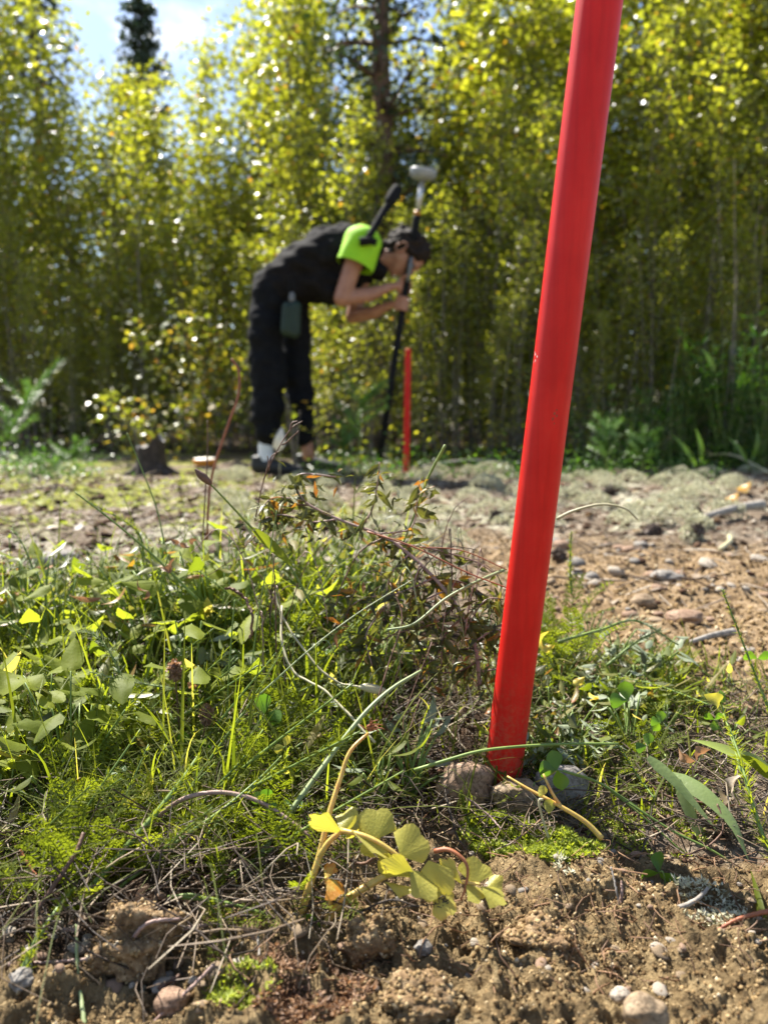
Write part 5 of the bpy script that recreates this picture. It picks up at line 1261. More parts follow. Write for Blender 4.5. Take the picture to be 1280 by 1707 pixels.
for k, (pts, w, mt, lb) in enumerate([
    ([(622, 1190, .66), (650, 1100, .68), (670, 1030, .70), (650, 972, .72)], 3, 'stem_brown', 'thin brown stalk left of the red pole bent at its tip'),
    ([(840, 950, .72), (790, 972, .70), (740, 1000, .69), (690, 1040, .68), (645, 1050, .68)], 6, 'stem_pale_green', 'pale green stem reaching left from the red pole through the dead leaves'),
    ([(612, 886, .74), (690, 912, .72), (780, 955, .70), (845, 980, .69)], 3.5, 'stem_red', 'thin red stem sloping to the red pole above the dead leaves'),
    ([(700, 912, .72), (770, 918, .71), (845, 950, .70)], 2.5, 'stem_red', 'upper branch of thin red stem touching the red pole'),
    ([(430, 1160, .66), (520, 1080, .68), (600, 1020, .70), (690, 965, .71)], 3, 'stem_pale_green', 'long slanting pale stem crossing the tangle'),
    ([(700, 1165, .66), (680, 1220, .645), (675, 1190, .65), (720, 1070, .67)], 2.5, 'stem_brown', 'looped thin brown stem hanging over the dark hollow')]):
    S('thin_stem', lb, 'stem', pts, w, w * .7, mt)
# grass with pale grey-green broad blades at the lower right
bl = thing('broad_grass', 'broad grey-green grass blades bent over the litter at the lower right', 'grass', PG(1275, 1330))
def blade(pts, w, mat='pale_grass', par=None, rnd=.5, side=Vector((.6, -.3, .7))):
    P = spline([PD(*p) for p in pts], 16); n = len(P); V = []; Fc = []; d = pts[0][2]
    for i, p in enumerate(P):
        t = i / (n - 1); ax = (P[min(i + 1, n - 1)] - P[max(i - 1, 0)]).normalized(); vw = ray(*pts[0][:2]).normalized()
        s = ax.cross(vw).normalized() * math.cos(.4 + t * .7) + vw * math.sin(.4 + t * .7); s = (s - ax * s.dot(ax)).normalized(); nn = s.cross(ax)
        k = w * d / F / 2 * min(1, .45 + t * 4) * (1 - t ** 3) + .0001
        for u in (-1, 0, 1): V.append(tuple(p + s * u * k + nn * abs(u) * k * .35))
    for i in range(n - 1):
        for k in range(2): a = i * 3 + k; Fc.append((a, a + 1, a + 4, a + 3))
    return mk('blade', V, Fc, mat, par, np.full(len(V), rnd))
blade([(1080, 1262, .62), (1120, 1295, .61), (1160, 1340, .60), (1195, 1385, .59), (1180, 1372, .592)][:4], 20, par=bl, rnd=.4)
blade([(1110, 1290, .63), (1170, 1318, .61), (1222, 1370, .59), (1250, 1440, .57)], 30, par=bl, rnd=.3)
blade([(1130, 1300, .62), (1150, 1350, .61), (1178, 1410, .60), (1196, 1440, .60)], 22, par=bl, rnd=.9)
blade([(1280, 1282, .60), (1235, 1262, .61), (1190, 1245, .62), (1150, 1233, .63)], 24, par=bl, rnd=.8)
blade([(1290, 1300, .60), (1250, 1270, .60), (1215, 1262, .605)], 20, 'grass', bl, .4)
blade([(1275, 1560, .50), (1262, 1500, .52), (1250, 1450, .54)], 16, 'grass', bl, .4)
# feathery stalks (yarrow / field horsetail like)
def spike(label, pts, w, lw, mat='yarrow', n=46, dens=3, group=None, rnd=(.3, 1), t0=0):
    P = spline([PD(*p) for p in pts], n); root = thing('feathery_stalk', label, 'stalk', P[0], group); d = pts[0][2]
    tube('stem', P, w * d / F / 2, w * .45 * d / F / 2, 'stem_green', root, 6); mb = MB(); q = random.Random(len(label))
    for i in range(int(len(P) * t0), len(P) - 1):
        ax = (P[i + 1] - P[i]).normalized(); u = ax.orthogonal().normalized(); v = ax.cross(u)
        for k in range(dens):
            a = q.uniform(0, 6.28); dr = (u * math.cos(a) + v * math.sin(a) + ax * q.uniform(.2, .9)).normalized(); L = lw * d / F * q.uniform(.6, 1.2) * (1 - .45 * (i / len(P)) ** 3); b = P[i].lerp(P[i + 1], q.random())
            for s in (0, 1, 2):
                d2 = (dr + Vector((q.uniform(-.5, .5), q.uniform(-.5, .5), q.uniform(-.5, .5))) * (s > 0)).normalized(); l2 = L * (1, .7, .6)[s]; sd = d2.cross(ax)
                if sd.length < .01: continue
                sd = sd.normalized() * .00035; m_ = b + d2 * l2 * .6; mb.add([tuple(b - sd), tuple(b + sd), tuple(m_ + sd), tuple(b + d2 * l2), tuple(m_ - sd)], [(0, 1, 2, 3, 4)], q.uniform(*rnd))
    f = mb.build('leaflets', mat, root); f['kind'] = 'stuff'; return root
spike('upright feathery green stalk standing over the gravel at the right edge', [(1292, 1215, .72), (1268, 1150, .73), (1235, 1065, .74), (1203, 982, .75)], 5, 16, t0=.12)
spike('feathery green stalk leaning out of the picture at the lower right', [(1296, 1440, .53), (1270, 1390, .54), (1248, 1320, .55), (1232, 1260, .57), (1205, 1190, .6)], 9, 30, n=40, dens=3)
spike('thick feathery stalk slanting up from the lower left', [(138, 1500, .51), (200, 1425, .53), (255, 1362, .545), (300, 1305, .56), (330, 1262, .575)], 15, 30, n=52, dens=4)
spike('thin feathery stem slanting up right of the thick feathery stalk', [(200, 1480, .52), (300, 1400, .54), (370, 1350, .55), (430, 1300, .57), (470, 1260, .58)], 7, 14, dens=2)
spike('drooping feathery sprig hanging over dry stems at the lower left', [(280, 1496, .50), (325, 1492, .50), (352, 1512, .495), (372, 1560, .49), (376, 1622, .485)], 6, 28, dens=3, t0=.35)
spike('feathery stem leaning from the left bottom corner', [(30, 1640, .44), (60, 1570, .46), (100, 1510, .48), (125, 1480, .5)], 12, 22, dens=3)
spike('bright feathery tip poking up right of the red pole', [(952, 990, .95), (950, 940, .95), (952, 885, .95)], 4, 14)
spike('feathery stem standing up between the yellow plant and the pole foot', [(782, 1372, .62), (775, 1350, .62), (768, 1320, .62)], 4, 12)
spike('pale feathery stem curving up right of the clover by the pole', [(1090, 1330, .62), (1060, 1290, .64), (1028, 1240, .65), (995, 1205, .66)], 4, 14, dens=2)
spike('small feathery stem lying along the gravel edge toward the yellow curled leaf', [(1180, 1175, .74), (1130, 1155, .76), (1080, 1138, .78), (1025, 1128, .80)], 4, 10, dens=2)
spike('feathery green sprig on the far side of the tangle in front of the stump', [(240, 930, .98), (232, 890, .98), (196, 862, .98), (150, 838, .98)], 4, 18, dens=3)
spike('upright feathery sprig in the left middle of the tangle', [(150, 1340, .62), (170, 1260, .64), (205, 1190, .66), (240, 1150, .67)], 6, 30, dens=3)
spike('feathery sprig left of the long pale blade', [(300, 1400, .58), (345, 1330, .6), (400, 1270, .61), (440, 1215, .63)], 6, 26, dens=3)
# right-hand flowering stem with a curled yellow leaf
yl = thing('curled_leaf_stem', 'green stem with a curled bright yellow leaf at the right', 'stem', PD(1235, 1290, .58))
tube('stem', spline([PD(1235, 1290, .58), PD(1222, 1240, .6), (PD(1200, 1170, .63))], 10), .0012, .0009, 'stem_green', yl, 6)
leaf('leaf', yl, 'yellow_leaf', PD(1200, 1172, .63), PD(1172, 1158, .62), Vector((.2, .3, .9)), .013, .2, shape='ovate', wave=.3)
leaf('leaf', yl, 'clover', PD(1200, 1172, .63), PD(1200, 1150, .635), Vector((1, .2, .1)), .008, .9, shape='ovate', wave=.3)
# dried twisted leaves
def dryleaf(label, pts, mat, rnd, group=None):
    root = thing('dry_leaf', label, 'leaf', PD(*pts[0][0]), group)
    for i, (b, t, w) in enumerate(pts): leaf('lobe', root, mat, PD(*b), PD(*t), Vector((random.uniform(-.5, .5), random.uniform(-1, 1), 1)), w * b[2] / F, rnd, shape='ovate', fold=.6, curl=.25, wave=.4, seed=i)
dryleaf('curled orange-brown dead leaf right of the small clovers', [((1225, 1330, .62), (1240, 1290, .615), 22), ((1225, 1330, .62), (1195, 1310, .62), 18), ((1225, 1332, .62), (1205, 1352, .62), 14)], 'dry', .9)
dryleaf('orange dead leaf scrap on the litter near the right edge', [((1160, 1268, .66), (1130, 1245, .67), 18), ((1160, 1268, .66), (1185, 1250, .66), 20)], 'russet', .9)
dryleaf('small orange leaf in the dark litter at the lower right', [((1222, 1578, .47), (1240, 1588, .468), 14)], 'russet', 1)
dryleaf('brown shrivelled leaf star at the top of the left tangle', [((300, 905, .86), (285, 900, .86), 8), ((300, 905, .86), (318, 912, .86), 8), ((318, 908, .86), (328, 900, .86), 12)], 'russet', .3)
dryleaf('brown twisted leaf pair above the broad leaves at the left', [((285, 955, .82), (292, 930, .82), 8), ((285, 955, .82), (268, 948, .82), 10)], 'russet', .3)
dryleaf('brown drooping leaf pair left of the twisted one', [((248, 985, .80), (230, 965, .80), 9), ((248, 985, .80), (238, 1000, .80), 8)], 'russet', .35)
dryleaf('small rusty leaf beside the brown seed head', [((315, 1148, .70), (322, 1136, .70), 16), ((315, 1148, .70), (328, 1150, .70), 12)], 'russet', .8)
dryleaf('large yellow-green leaf blade leaning in the left part of the tangle', [((230, 1330, .60), (185, 1320, .6), 20), ((215, 1345, .6), (235, 1262, .61), 26)], 'yellow_leaf', .2)
dryleaf('yellowing leaf behind the red pole on its right', [((905, 1085, .80), (915, 1052, .80), 16), ((905, 1085, .80), (925, 1075, .80), 12)], 'yellow_leaf', .85)
dryleaf('small orange leaf right of the pole above the clovers', [((955, 1140, .74), (975, 1128, .74), 14)], 'yellow_leaf', .85)
# brown seed heads
def seedhead(label, px, py, d, w, h, stem):
    root = thing('dried_flower', label, 'dried flower', PD(*stem)); c = PD(px, py, d); s = d / F / 2; q = random.Random(px)
    e, f = icos(1); mk('core', e * np.array([w * .7, w * .7, h * .8]) * s + np.array(c), f, 'stem_brown', root); mb = MB()
    for k in range(150):
        a, b = q.uniform(0, 6.28), math.acos(q.uniform(-1, 1)); n = Vector((math.sin(b) * math.cos(a) * w, math.sin(b) * math.sin(a) * w, math.cos(b) * h)) * s
        p = c + n * .7; t = c + n * 1.1 + Vector((0, 0, -.001)); V, Fc = leaf_vf(p, t, Vector((-math.sin(a), math.cos(a), .2)), w * s * .35, 'lance', .4, .2, 3); mb.add(V, Fc, q.random())
    mb.build('bracts', 'russet', root); tube('stem', [PD(*stem), PD((stem[0] + px) / 2, (stem[1] + py) / 2, (stem[2] + d) / 2), c], .0009, .0008, 'stem_brown', root, 5, 8)
seedhead('dark brown withered flower head in the left middle of the tangle', 292, 1116, .70, 30, 38, (300, 1220, .70))
seedhead('second dark brown flower head, smaller and lower than the first', 345, 1190, .68, 26, 38, (330, 1290, .68))
# coiled dry fern-like strand
S('dry_strand', 'dark withered strand hanging in a hook left of the bleached stalk', 'strand', [(375, 980, .76), (392, 985, .76), (410, 1000, .76), (420, 1030, .75), (418, 1065, .75)], 5, 5, 'stem_brown', jit=.0012, n=40)

# ------------------------------------------------------------------ the collapsed dead plant arching over the middle
dp = thing('dead_plant', 'collapsed dying plant arching over the middle with dark drooping olive leaves', 'plant', PG(800, 1190))
main = spline([PD(800, 1150, .74), PD(790, 1070, .735), PD(760, 1010, .74), PD(720, 960, .75), PD(650, 900, .765), PD(570, 868, .78), PD(510, 838, .79), PD(492, 805, .79), PD(505, 790, .79), PD(560, 795, .785)], 60)
tube('main_stem', main, .0024, .0010, 'stem_brown_pale', dp, 7)
tops = [[(520, 842, .79), (480, 845, .79), (440, 880, .80), (405, 915, .80)], [(505, 835, .79), (455, 830, .79), (430, 860, .79)], [(560, 866, .78), (520, 870, .78), (470, 858, .785), (430, 868, .79)], [(640, 896, .765), (600, 920, .76), (570, 975, .75), (560, 1010, .74)],
        [(680, 925, .755), (650, 960, .75), (640, 1020, .74)], [(740, 985, .745), (700, 1010, .74), (690, 1070, .73)], [(770, 1030, .737), (740, 1060, .73), (735, 1110, .72)], [(790, 1070, .735), (830, 1050, .74), (850, 1090, .74)],
        [(660, 905, .765), (720, 915, .76), (790, 935, .76), (830, 960, .76)], [(720, 960, .75), (780, 975, .75), (830, 1010, .75)], [(600, 880, .77), (620, 850, .77), (630, 800, .77), (633, 770, .77)], [(630, 890, .765), (685, 880, .765), (695, 830, .765), (700, 800, .765)],
        [(800, 1100, .74), (760, 1120, .73), (700, 1120, .72)], [(800, 1120, .74), (850, 1110, .76), (900, 1090, .78)], [(700, 940, .75), (690, 980, .745), (700, 1030, .74)], [(760, 1010, .74), (720, 1040, .735), (650, 1060, .73), (600, 1100, .73)], [(780, 1040, .74), (810, 1000, .74), (845, 1000, .75)], [(720, 965, .75), (660, 990, .745), (600, 1000, .745), (560, 1040, .745)], [(790, 1080, .74), (740, 1090, .74), (680, 1130, .73)], [(640, 1010, .74), (610, 1060, .73), (620, 1110, .72)], [(770, 1020, .745), (820, 1080, .75), (830, 1140, .75)]]
curves = [main]
for k, t in enumerate(tops):
    c = spline([PD(*p) for p in t], 16); curves.append(c); tube('branch', c, .0011, .0006, 'stem_brown_pale' if k % 3 else 'stem_brown', dp, 5)
protoleaf = []
for k in range(8):
    V, Fc = leaf_vf((0, 0, 0), (0, 0, -1), (1, 0, 0), .24 + .05 * (k % 3), 'lance', .5, .18 * (1 if k % 2 else -1), 7, wave=.25, seed=k)
    o = mk('leaf', V, Fc, 'olive_leaf', None, np.full(len(V), (.05, .25, .4, .5, .6, .72, .9, .98)[k])); protoleaf.append(o.data); bpy.data.objects.remove(o)
q = random.Random(14); root0 = Vector(dp.location)
def addleaf(p, L, dz=(-1.4, -.2)):
    o = bpy.data.objects.new('leaf', protoleaf[min(7, int(q.random() ** 1.5 * 8))]); C.objects.link(o); o.parent = dp; o.location = p - root0
    a = q.uniform(0, 6.28); d = Vector((math.cos(a) * .7, math.sin(a) * .7, q.uniform(*dz))).normalized(); o.rotation_euler = (-d).to_track_quat('Z', 'X').to_euler(); o.scale = (L, L, L)
for ci, c in enumerate(curves):
    for k in range(50 if ci == 0 else 11):
        s = q.random() ** .8 * (len(c) - 1) * (.99); i = int(s); addleaf(c[i].lerp(c[i + 1], s - i), q.uniform(.014, .028), (-1.6, .2))
ex = []
for ci, c in enumerate(curves):
    for k in range(90 if ci == 0 else 40):
        s = q.random() ** .8 * (len(c) - 1) * (.99); i = int(s); ex.append(tuple(c[i].lerp(c[i + 1], s - i) + Vector((q.gauss(0, .012), q.gauss(0, .02), q.gauss(0, .010) - .012))))
n = len(ex); rgx = np.random.RandomState(6); tvx = np.array(LT_V) * np.array([.36, 1, 1]); mm = rotmats(n, 1.6, rgx) * rgx.uniform(.008, .022, n)[:, None, None]
xo = crowd('small_leaves', tvx, LT_F, np.array(ex), mm, rgx.rand(n) ** 1.4, 'olive_leaf', dp); xo['kind'] = 'stuff'
tr_ = random.Random(31)
for k in range(46):          # thin dead stems arching through the clump
    x0, y0 = tr_.uniform(430, 850), tr_.uniform(1010, 1170); dd_ = tr_.uniform(.70, .84); L = tr_.uniform(60, 210); sx2 = tr_.uniform(-1, 1)
    P_ = [(x0, y0, dd_), (x0 + sx2 * L * .25, y0 - L * .6, dd_ - .005), (x0 + sx2 * L * .6, y0 - L * .9, dd_), (x0 + sx2 * L * 1.0, y0 - L * tr_.uniform(.6, 1.0), dd_ + .01)]
    S('dry_stalk', 'thin dead stalk arching through the dark clump left of the red pole', 'stalk', P_, tr_.uniform(2, 4), 1.2, ('stem_brown_pale', 'stem_brown', 'stem_pale_green', 'twig_dark')[k % 4], 'dead stalks in the dark clump', n=14, sides=4, seed=k, jit=.0005)
# feathery stems leaning up to the right out of the lower left
def lean_proto(seed, L):
    q = random.Random(seed); root = thing('leaning_stem', 'x', 'stem', (0, 0, 0)); P = spline([Vector((0, 0, 0)), Vector((L * .35, .01, L * .30)), Vector((L * .75, .02, L * .62))], 20)
    tube('stem', P, .0016, .0007, 'stem_green', root, 5); mb = MB()
    for i in range(2, len(P) - 1):
        ax = (P[i + 1] - P[i]).normalized(); u = ax.orthogonal().normalized(); v = ax.cross(u)
        for k in range(3):
            a = q.uniform(0, 6.28); dr = (u * math.cos(a) + v * math.sin(a) + ax * q.uniform(.2, .9)).normalized(); l = q.uniform(.006, .014); b = P[i]
            for s_ in (0, 1, 2):
                d2 = (dr + Vector((q.uniform(-.5, .5), q.uniform(-.5, .5), q.uniform(-.5, .5))) * (s_ > 0)).normalized(); sd = d2.cross(ax).normalized() * .0004; m_ = b + d2 * l * .6
                mb.add([tuple(b - sd), tuple(b + sd), tuple(m_ + sd), tuple(b + d2 * l), tuple(m_ - sd)], [(0, 1, 2, 3, 4)], q.uniform(.2, 1))
    f = mb.build('leaflets', 'yarrow', root); f['kind'] = 'stuff'; return root
lps = [lean_proto(k, .11 + .03 * k) for k in range(3)]
for k in range(34):
    x, y = vegpt(-.60, -.10, .48, .80); o = copy_tree(lps[k % 3]); place(o, G(x, y), gy.uniform(-.7, .9), gy.uniform(.7, 1.2), gy.uniform(-.25, .25), gy.uniform(-.35, .2)); tag(o, 'slender feathery stem leaning up to the right in the left tangle', 'stem', 'leaning feathery stems')
for r_ in lps: remove_tree(r_)
# low shrubs along the foot of the thicket
def low_shrubs():
    rg = np.random.RandomState(93); pos = []
    for k in range(120):
        Yk = rg.uniform(3.75, 4.9); pxk = rg.uniform(530, 1290) if k % 4 else rg.uniform(0, 150); x0 = (pxk - CX) / F * Yk; r = rg.uniform(.06, .16); n = int(60 * r / .1)
        d = rg.normal(0, 1, (n, 3)) * np.array([r, r, r * .5]); d[:, 2] = np.abs(d[:, 2]); pos.append(d + np.array([x0, Yk, Hs(x0, Yk)]))
    pos = np.concatenate(pos); n = len(pos)
    o = crowd('low_shrubs', LT_V, LT_F, pos, rotmats(n, 1.2, rg) * rg.uniform(.010, .026, n)[:, None, None], rg.rand(n), 'lush_leaf'); tag(o, 'low dark green shrubs along the foot of the thicket', 'shrub', kind='stuff')
low_shrubs()
# grey hairy sprigs
spike('grey woolly sprig lying over the green leaves at the left', [(205, 1135, .70), (185, 1090, .70), (160, 1060, .70), (140, 1050, .70)], 4, 22, 'grey_leaf', n=20, dens=4)
spike('grey woolly sprig right of the first, below the broad leaves', [(290, 1148, .69), (240, 1140, .69), (190, 1130, .69), (150, 1120, .69)], 4, 20, 'grey_leaf', n=20, dens=4)
spike('grey-leaved sprig on the far side of the tangle at the left', [(60, 960, .95), (40, 910, .95), (20, 880, .95)], 4, 26, 'grey_leaf', n=20, dens=3)
spike('grey-leaved sprig right of the pole over the gravel edge', [(1010, 1110, .85), (1060, 1070, .86), (1100, 1050, .87)], 5, 22, 'grey_leaf', n=20, dens=3)
spike('grey-leaved dry sprig hanging over the gravel behind the clovers', [(930, 1070, .85), (1000, 1050, .86), (1060, 1035, .87), (1130, 1075, .87)], 6, 24, 'grey_leaf', n=30, dens=3)
# loose twigs in front
TW = [([(55, 1530, .48), (95, 1470, .49), (125, 1425, .50), (140, 1388, .51)], 9, 7, 'stem_brown', 'dark twig slanting up at the lower left'),
      ([(0, 1402, .58), (50, 1378, .58), (110, 1352, .59)], 9, 5, 'twig_dark', 'dark twig coming in from the left edge'),
      ([(33, 1418, .54), (50, 1445, .535), (70, 1470, .53)], 7, 3, 'stem_red', 'short orange-brown splinter at the left'),
      ([(45, 1480, .50), (55, 1520, .49), (85, 1560, .48)], 5, 3, 'stem_brown', 'thin brown twig crossing the dark slanting twig'),
      ([(46, 1580, .46), (55, 1640, .445), (68, 1707, .43)], 8, 8, 'stem_grey', 'pale grey stalk running down to the bottom left corner'),
      ([(55, 1590, .46), (30, 1640, .45), (60, 1690, .435), (110, 1712, .43)], 6, 5, 'stem_grey', 'curved pale root beside the grey stalk in the bottom left corner'),
      ([(128, 1540, .47), (130, 1620, .455), (142, 1712, .43)], 5, 9, 'stem_pale_green', 'pale green shoot running down to the bottom edge at the left'),
      ([(212, 1578, .46), (245, 1540, .46), (300, 1532, .465)], 8, 5, 'stem_brown_pale', 'bent dry stalk in front of the brown clod'),
      ([(15, 1608, .46), (90, 1604, .46), (165, 1598, .46)], 6, 5, 'stem_brown_pale', 'straight brown stem lying across the lower left'),
      ([(105, 1550, .48), (135, 1550, .48)], 7, 5, 'stem_brown_pale', 'short brown stub at the lower left'),
      ([(250, 1710, .43), (310, 1655, .44), (358, 1608, .45)], 5, 7, 'stem_brown_pale', 'dry stalk slanting up from the bottom edge near the pale stones'),
      ([(265, 1650, .45), (300, 1625, .455)], 9, 6, 'stem_brown', 'stubby brown stick above the pale stones'),
      ([(400, 1526, .50), (470, 1532, .50), (540, 1534, .50), (600, 1520, .495), (650, 1500, .49), (700, 1512, .485)], 5, 3, 'twig_dark', 'thin dark twig lying across the foot of the yellow stems'),
      ([(290, 1494, .50), (360, 1500, .50), (430, 1520, .50), (485, 1542, .50)], 5, 4, 'stem_green', 'green stem reaching right to the dark folded leaflet'),
      ([(330, 1470, .54), (400, 1430, .55), (450, 1392, .56)], 4, 4, 'stem_brown_pale', 'brown stem leaning above the drooping sprig'),
      ([(270, 1555, .49), (320, 1545, .49), (380, 1535, .50)], 6, 7, 'stem_brown_pale', 'dry brown stalk right of the clod'),
      ([(430, 1560, .48), (436, 1620, .46), (442, 1668, .45)], 5, 3, 'stem_grey', 'curved pale rootlet left of the rust-brown moss'),
      ([(1033, 1520, .52), (1036, 1490, .522), (1035, 1468, .525)], 8, 3, 'stem_brown_pale', 'short upright reddish stick in the soil at the right'),
      ([(1037, 1540, .515), (1028, 1490, .52), (1018, 1445, .53)], 4, 3, 'stem_grey', 'thin grey stick leaning on the short reddish one'),
      ([(1098, 1555, .50), (1112, 1525, .505), (1160, 1500, .51), (1180, 1480, .515)], 12, 5, 'stem_grey', 'grey lichen-covered twig end on the soil at the lower right'),
      ([(1180, 1560, .49), (1230, 1532, .49), (1282, 1518, .49)], 5, 8, 'stem_red', 'red-brown stem coming in from the right edge'),
      ([(1230, 1540, .5), (1260, 1590, .48), (1285, 1620, .47)], 4, 3, 'stem_pale', 'pale thin stem in the shade at the lower right corner'),
      ([(770, 1275, .66), (730, 1330, .645), (712, 1370, .64)], 3, 3, 'twig_dark', 'thin dark stem left of the pole-foot stones'),
      ([(745, 1330, .62), (760, 1390, .60), (782, 1425, .59)], 4, 4, 'twig_dark', 'dark stem curving down left of the moss'),
      ([(780, 1330, .62), (815, 1360, .61), (835, 1382, .60)], 4, 3, 'stem_brown_pale', 'brown stem crossing above the moss left side'),
      ([(1130, 1430, .58), (1180, 1410, .585), (1205, 1380, .59), (1195, 1340, .6)], 3, 3, 'stem_brown', 'thin dark stem looping among the grey-green blades'),
      ([(1075, 1300, .64), (1120, 1330, .63), (1240, 1345, .62)], 4, 3, 'stem_brown', 'thin brown stem under the grey-green blades'),
      ([(560, 1420, .56), (600, 1440, .54), (640, 1422, .53)], 6, 5, 'stem_brown', 'dark stem behind the yellow leaves'),
      ([(470, 1410, .57), (400, 1460, .555), (340, 1500, .55)], 6, 4, 'stem_brown_pale', 'straight dry stem left of the yellow stems'),
      ([(100, 1440, .56), (120, 1400, .57), (170, 1440, .56), (215, 1440, .56)], 4, 4, 'stem_pale', 'pale looped root at the lower left')]
for pts, w0, w1, mt, lb in TW: S('twig', lb, 'twig', pts, w0, w1, mt, jit=.0003, seed=len(lb))

# far left and middle little pines and the yellow bush
def pine_sprig(label, px, py, d, h, seed, lean=(0, 0, 1), n=5, base=None):
    q = random.Random(seed); b = Vector(base) if base is not None else PG(px, py); root = thing('pine_seedling', label, 'pine seedling', b)
    ln = Vector(lean).normalized(); top = b + ln * h; tube('stem', [b, b.lerp(top, .5), top], .006, .003, 'stem_green', root, 6); mb = MB(); shoots = [(b.lerp(top, .35), top)]
    for k in range(n):
        a = q.uniform(0, 6.28); s = b.lerp(top, q.uniform(.35, .85)); shoots.append((s, s + Vector((math.cos(a), math.sin(a) * .6, q.uniform(.4, 1.0))) * h * .3))
    for s, e in shoots:
        V, Fc = tube_vf([s, e], .003, .002, 5); mb.add(V, Fc)
        for k in range(120):
            t = q.random(); p = s.lerp(e, t); ax = (e - s).normalized(); u = ax.orthogonal().normalized(); v = ax.cross(u); a = q.uniform(0, 6.28)
            dr = (u * math.cos(a) + v * math.sin(a) + ax * .8).normalized() * q.uniform(.025, .045); sd = dr.cross(ax).normalized() * .0016
            mb.add([tuple(p - sd), tuple(p + sd), tuple(p + dr)], [(0, 1, 2)], q.random())
    f = mb.build('needles', 'needle', root); f['kind'] = 'stuff'
pb = PY(600, 780, 3.9); pb.z = Hs(pb.x, pb.y)
pine_sprig('small upright pine seedling standing between the person and the survey pole', 0, 0, 0, .48, 2, n=16, base=pb)
pb = PY(572, 782, 3.8); pb.z = Hs(pb.x, pb.y)
pine_sprig('smaller pine seedling at the foot of the upright one', 0, 0, 0, .22, 3, n=6, base=pb)
pb = PY(-40, 775, 3.3); pb.z = Hs(pb.x, pb.y)
pine_sprig('green pine branch reaching in from the left edge', 0, 0, 0, .62, 4, lean=(.50, 0, .75), n=16, base=pb)
pb = PY(40, 735, 3.9); pb.z = Hs(pb.x, pb.y)
pine_sprig('low green pine branch below the one at the left edge', 0, 0, 0, .36, 5, lean=(.75, 0, .35), n=10, base=pb)
pb = PY(1010, 795, 3.8); pb.z = Hs(pb.x, pb.y)
pine_sprig('spiky green seedling in front of the dark weeds at the right', 0, 0, 0, .30, 6, n=14, base=pb)
pb = PY(1070, 790, 3.9); pb.z = Hs(pb.x, pb.y)
pine_sprig('second spiky green seedling right of the first in front of the weeds', 0, 0, 0, .28, 7, n=14, base=pb)
def yellow_bush(label, px, Y, h, nl, seed, spread, ls=.045, mat='yellow_birch_leaf', lo=.1):
    q = random.Random(seed); rg = np.random.RandomState(seed); b = G((px - CX) / F * Y, Y); root = thing('birch_bush', label, 'bush', b); pos = []
    for s in range(6):
        a = q.uniform(0, 6.28); t = b + Vector((math.cos(a) * spread, math.sin(a) * spread * .5, h * q.uniform(.6, 1))); c = spline([b, b.lerp(t, .5) + Vector((0, 0, h * .08)), t], 12)
        tube('stem', c, .006, .002, 'birch_bark', root, 5)
        for k in range(nl // 6):
            u = lo + (1 - lo) * q.random(); i = int(u * 11); pos.append(tuple(c[i] + Vector((q.gauss(0, .07), q.gauss(0, .07), q.gauss(0, .05)))))
    n = len(pos); pos = np.array(pos); pos[:, 2] = np.maximum(pos[:, 2], .02)
    f = crowd('foliage', LT_V, LT_F, pos, rotmats(n, 1.2, rg) * (ls * rg.uniform(.6, 1.2, n))[:, None, None], rg.rand(n), mat, root); f['kind'] = 'stuff'
yellow_bush('young birch bush with yellow and orange leaves between the stump and the person', 335, 5.7, 1.35, 1000, 3, .55, .055)
yellow_bush('low spreading yellowish birch shoot behind the stump', 255, 5.1, .62, 420, 5, .42, .05)
yellow_bush('small leafy shoot in front of the person\'s knees', 492, 3.95, .42, 26, 7, .05, lo=.75)
lf_ = thing('pale_leaf', 'white sunlit leaf hanging in front of the person\'s ankle', 'leaf', G((466 - CX) / F * 3.6, 3.6))
tube('stem', [Vector(lf_.location), PY(466, 757, 3.6), PY(464, 742, 3.6)], .002, .0012, 'stem_pale', lf_, 5, 6)
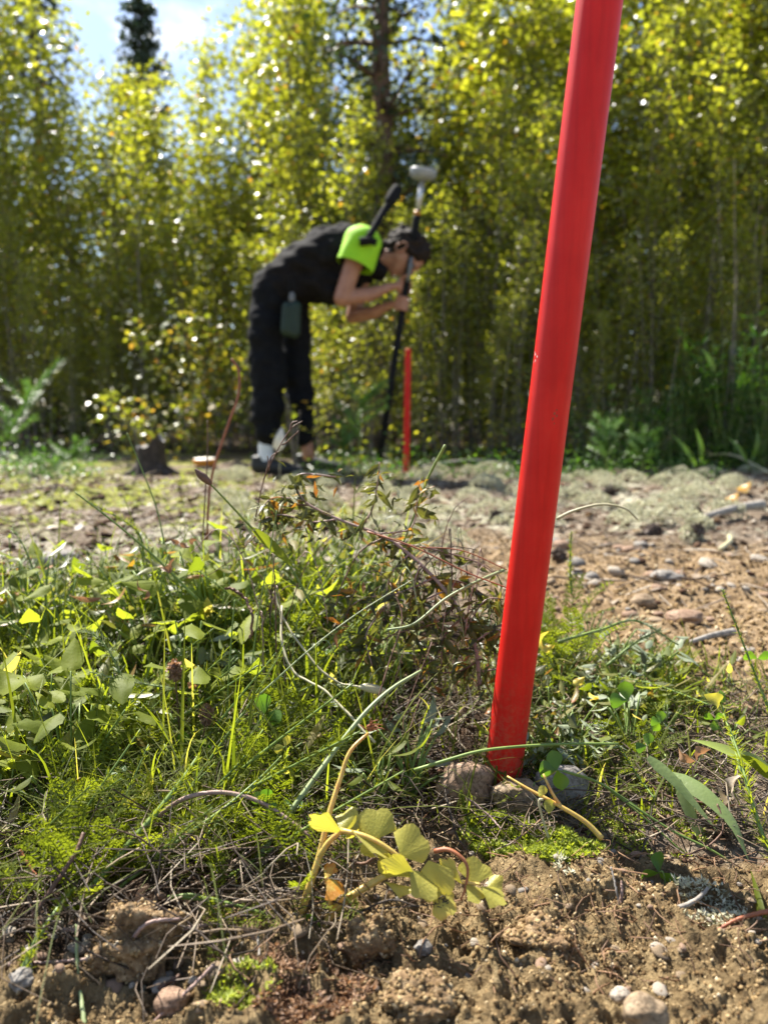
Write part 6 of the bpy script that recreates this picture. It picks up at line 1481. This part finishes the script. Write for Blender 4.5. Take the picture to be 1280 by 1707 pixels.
leaf('blade', lf_, 'cream', PY(462, 752, 3.6), PY(470, 712, 3.6), Vector((1, .2, .1)), .055, .5, shape='ovate')
bg_ = [(1160, 778, 1120, 725), (1168, 775, 1158, 712), (1245, 772, 1212, 728), (1250, 770, 1262, 715), (1190, 620, 1168, 580)]
for k, (a, b_, c, d) in enumerate(bg_):
    Yk = 4.0; bb = PY(a, b_, Yk); r0 = thing('tall_grass', ('bright broad grass blade leaning left before the dark weeds', 'bright upright grass blade beside the leaning one', 'bright broad grass blade leaning left near the right edge', 'upright grass blade near the right edge before the dark weeds', 'single bright blade higher up in the dark weeds')[k], 'grass', bb)
    leaf('blade', r0, 'lush_leaf', bb, PY(c, d, Yk), Vector((.8, .2, .5)), .030, 1, shape='lance', fold=.3, curl=.1)
for k, (px, py) in enumerate([(120, 742), (1228, 832), (1208, 836), (52, 738), (15, 752)]):
    p = PG(px, py, .015); r0 = thing('fallen_leaf', ('orange fallen leaf on the moss left of the stump', 'round orange leaf on the lichen near the right edge', 'reddish leaf left of the round orange leaf', 'yellow fallen leaf on the moss at the far left', 'orange-brown leaf at the left edge')[k], 'leaf', p)
    leaf('blade', r0, 'yellow_leaf', p, p + Vector((.05, .0, .035)), Vector((0, 1, .6)), .045, .25 if k == 3 else .95, shape='ovate')
ORD = 'leftmost second third fourth fifth sixth seventh eighth ninth tenth eleventh twelfth thirteenth fourteenth fifteenth sixteenth'.split()
def from_left(group, txt):
    m = sorted([o for o in bpy.data.objects if o.get('group') == group and not o.parent], key=lambda o: o.location.x / o.location.y)
    for k, o in enumerate(m): o['label'] = ORD[k] + (' ' if k == 0 else ' from the left ') + txt
from_left('broad-leaved weeds at the left', 'of the broad-leaved yellow-green weeds in the left tangle')
from_left('second row of broad-leaved weeds', 'of the smaller broad-leaved weeds mixed into the left tangle')
from_left('taller birches behind the thicket', 'of the taller leafy birches behind the thicket')
print('OBJECTS', len(bpy.data.objects), 'TRIS', sum(sum(max(1, 0) for _ in ()) or len(m.loops) - 2 * len(m.polygons) for m in bpy.data.meshes))
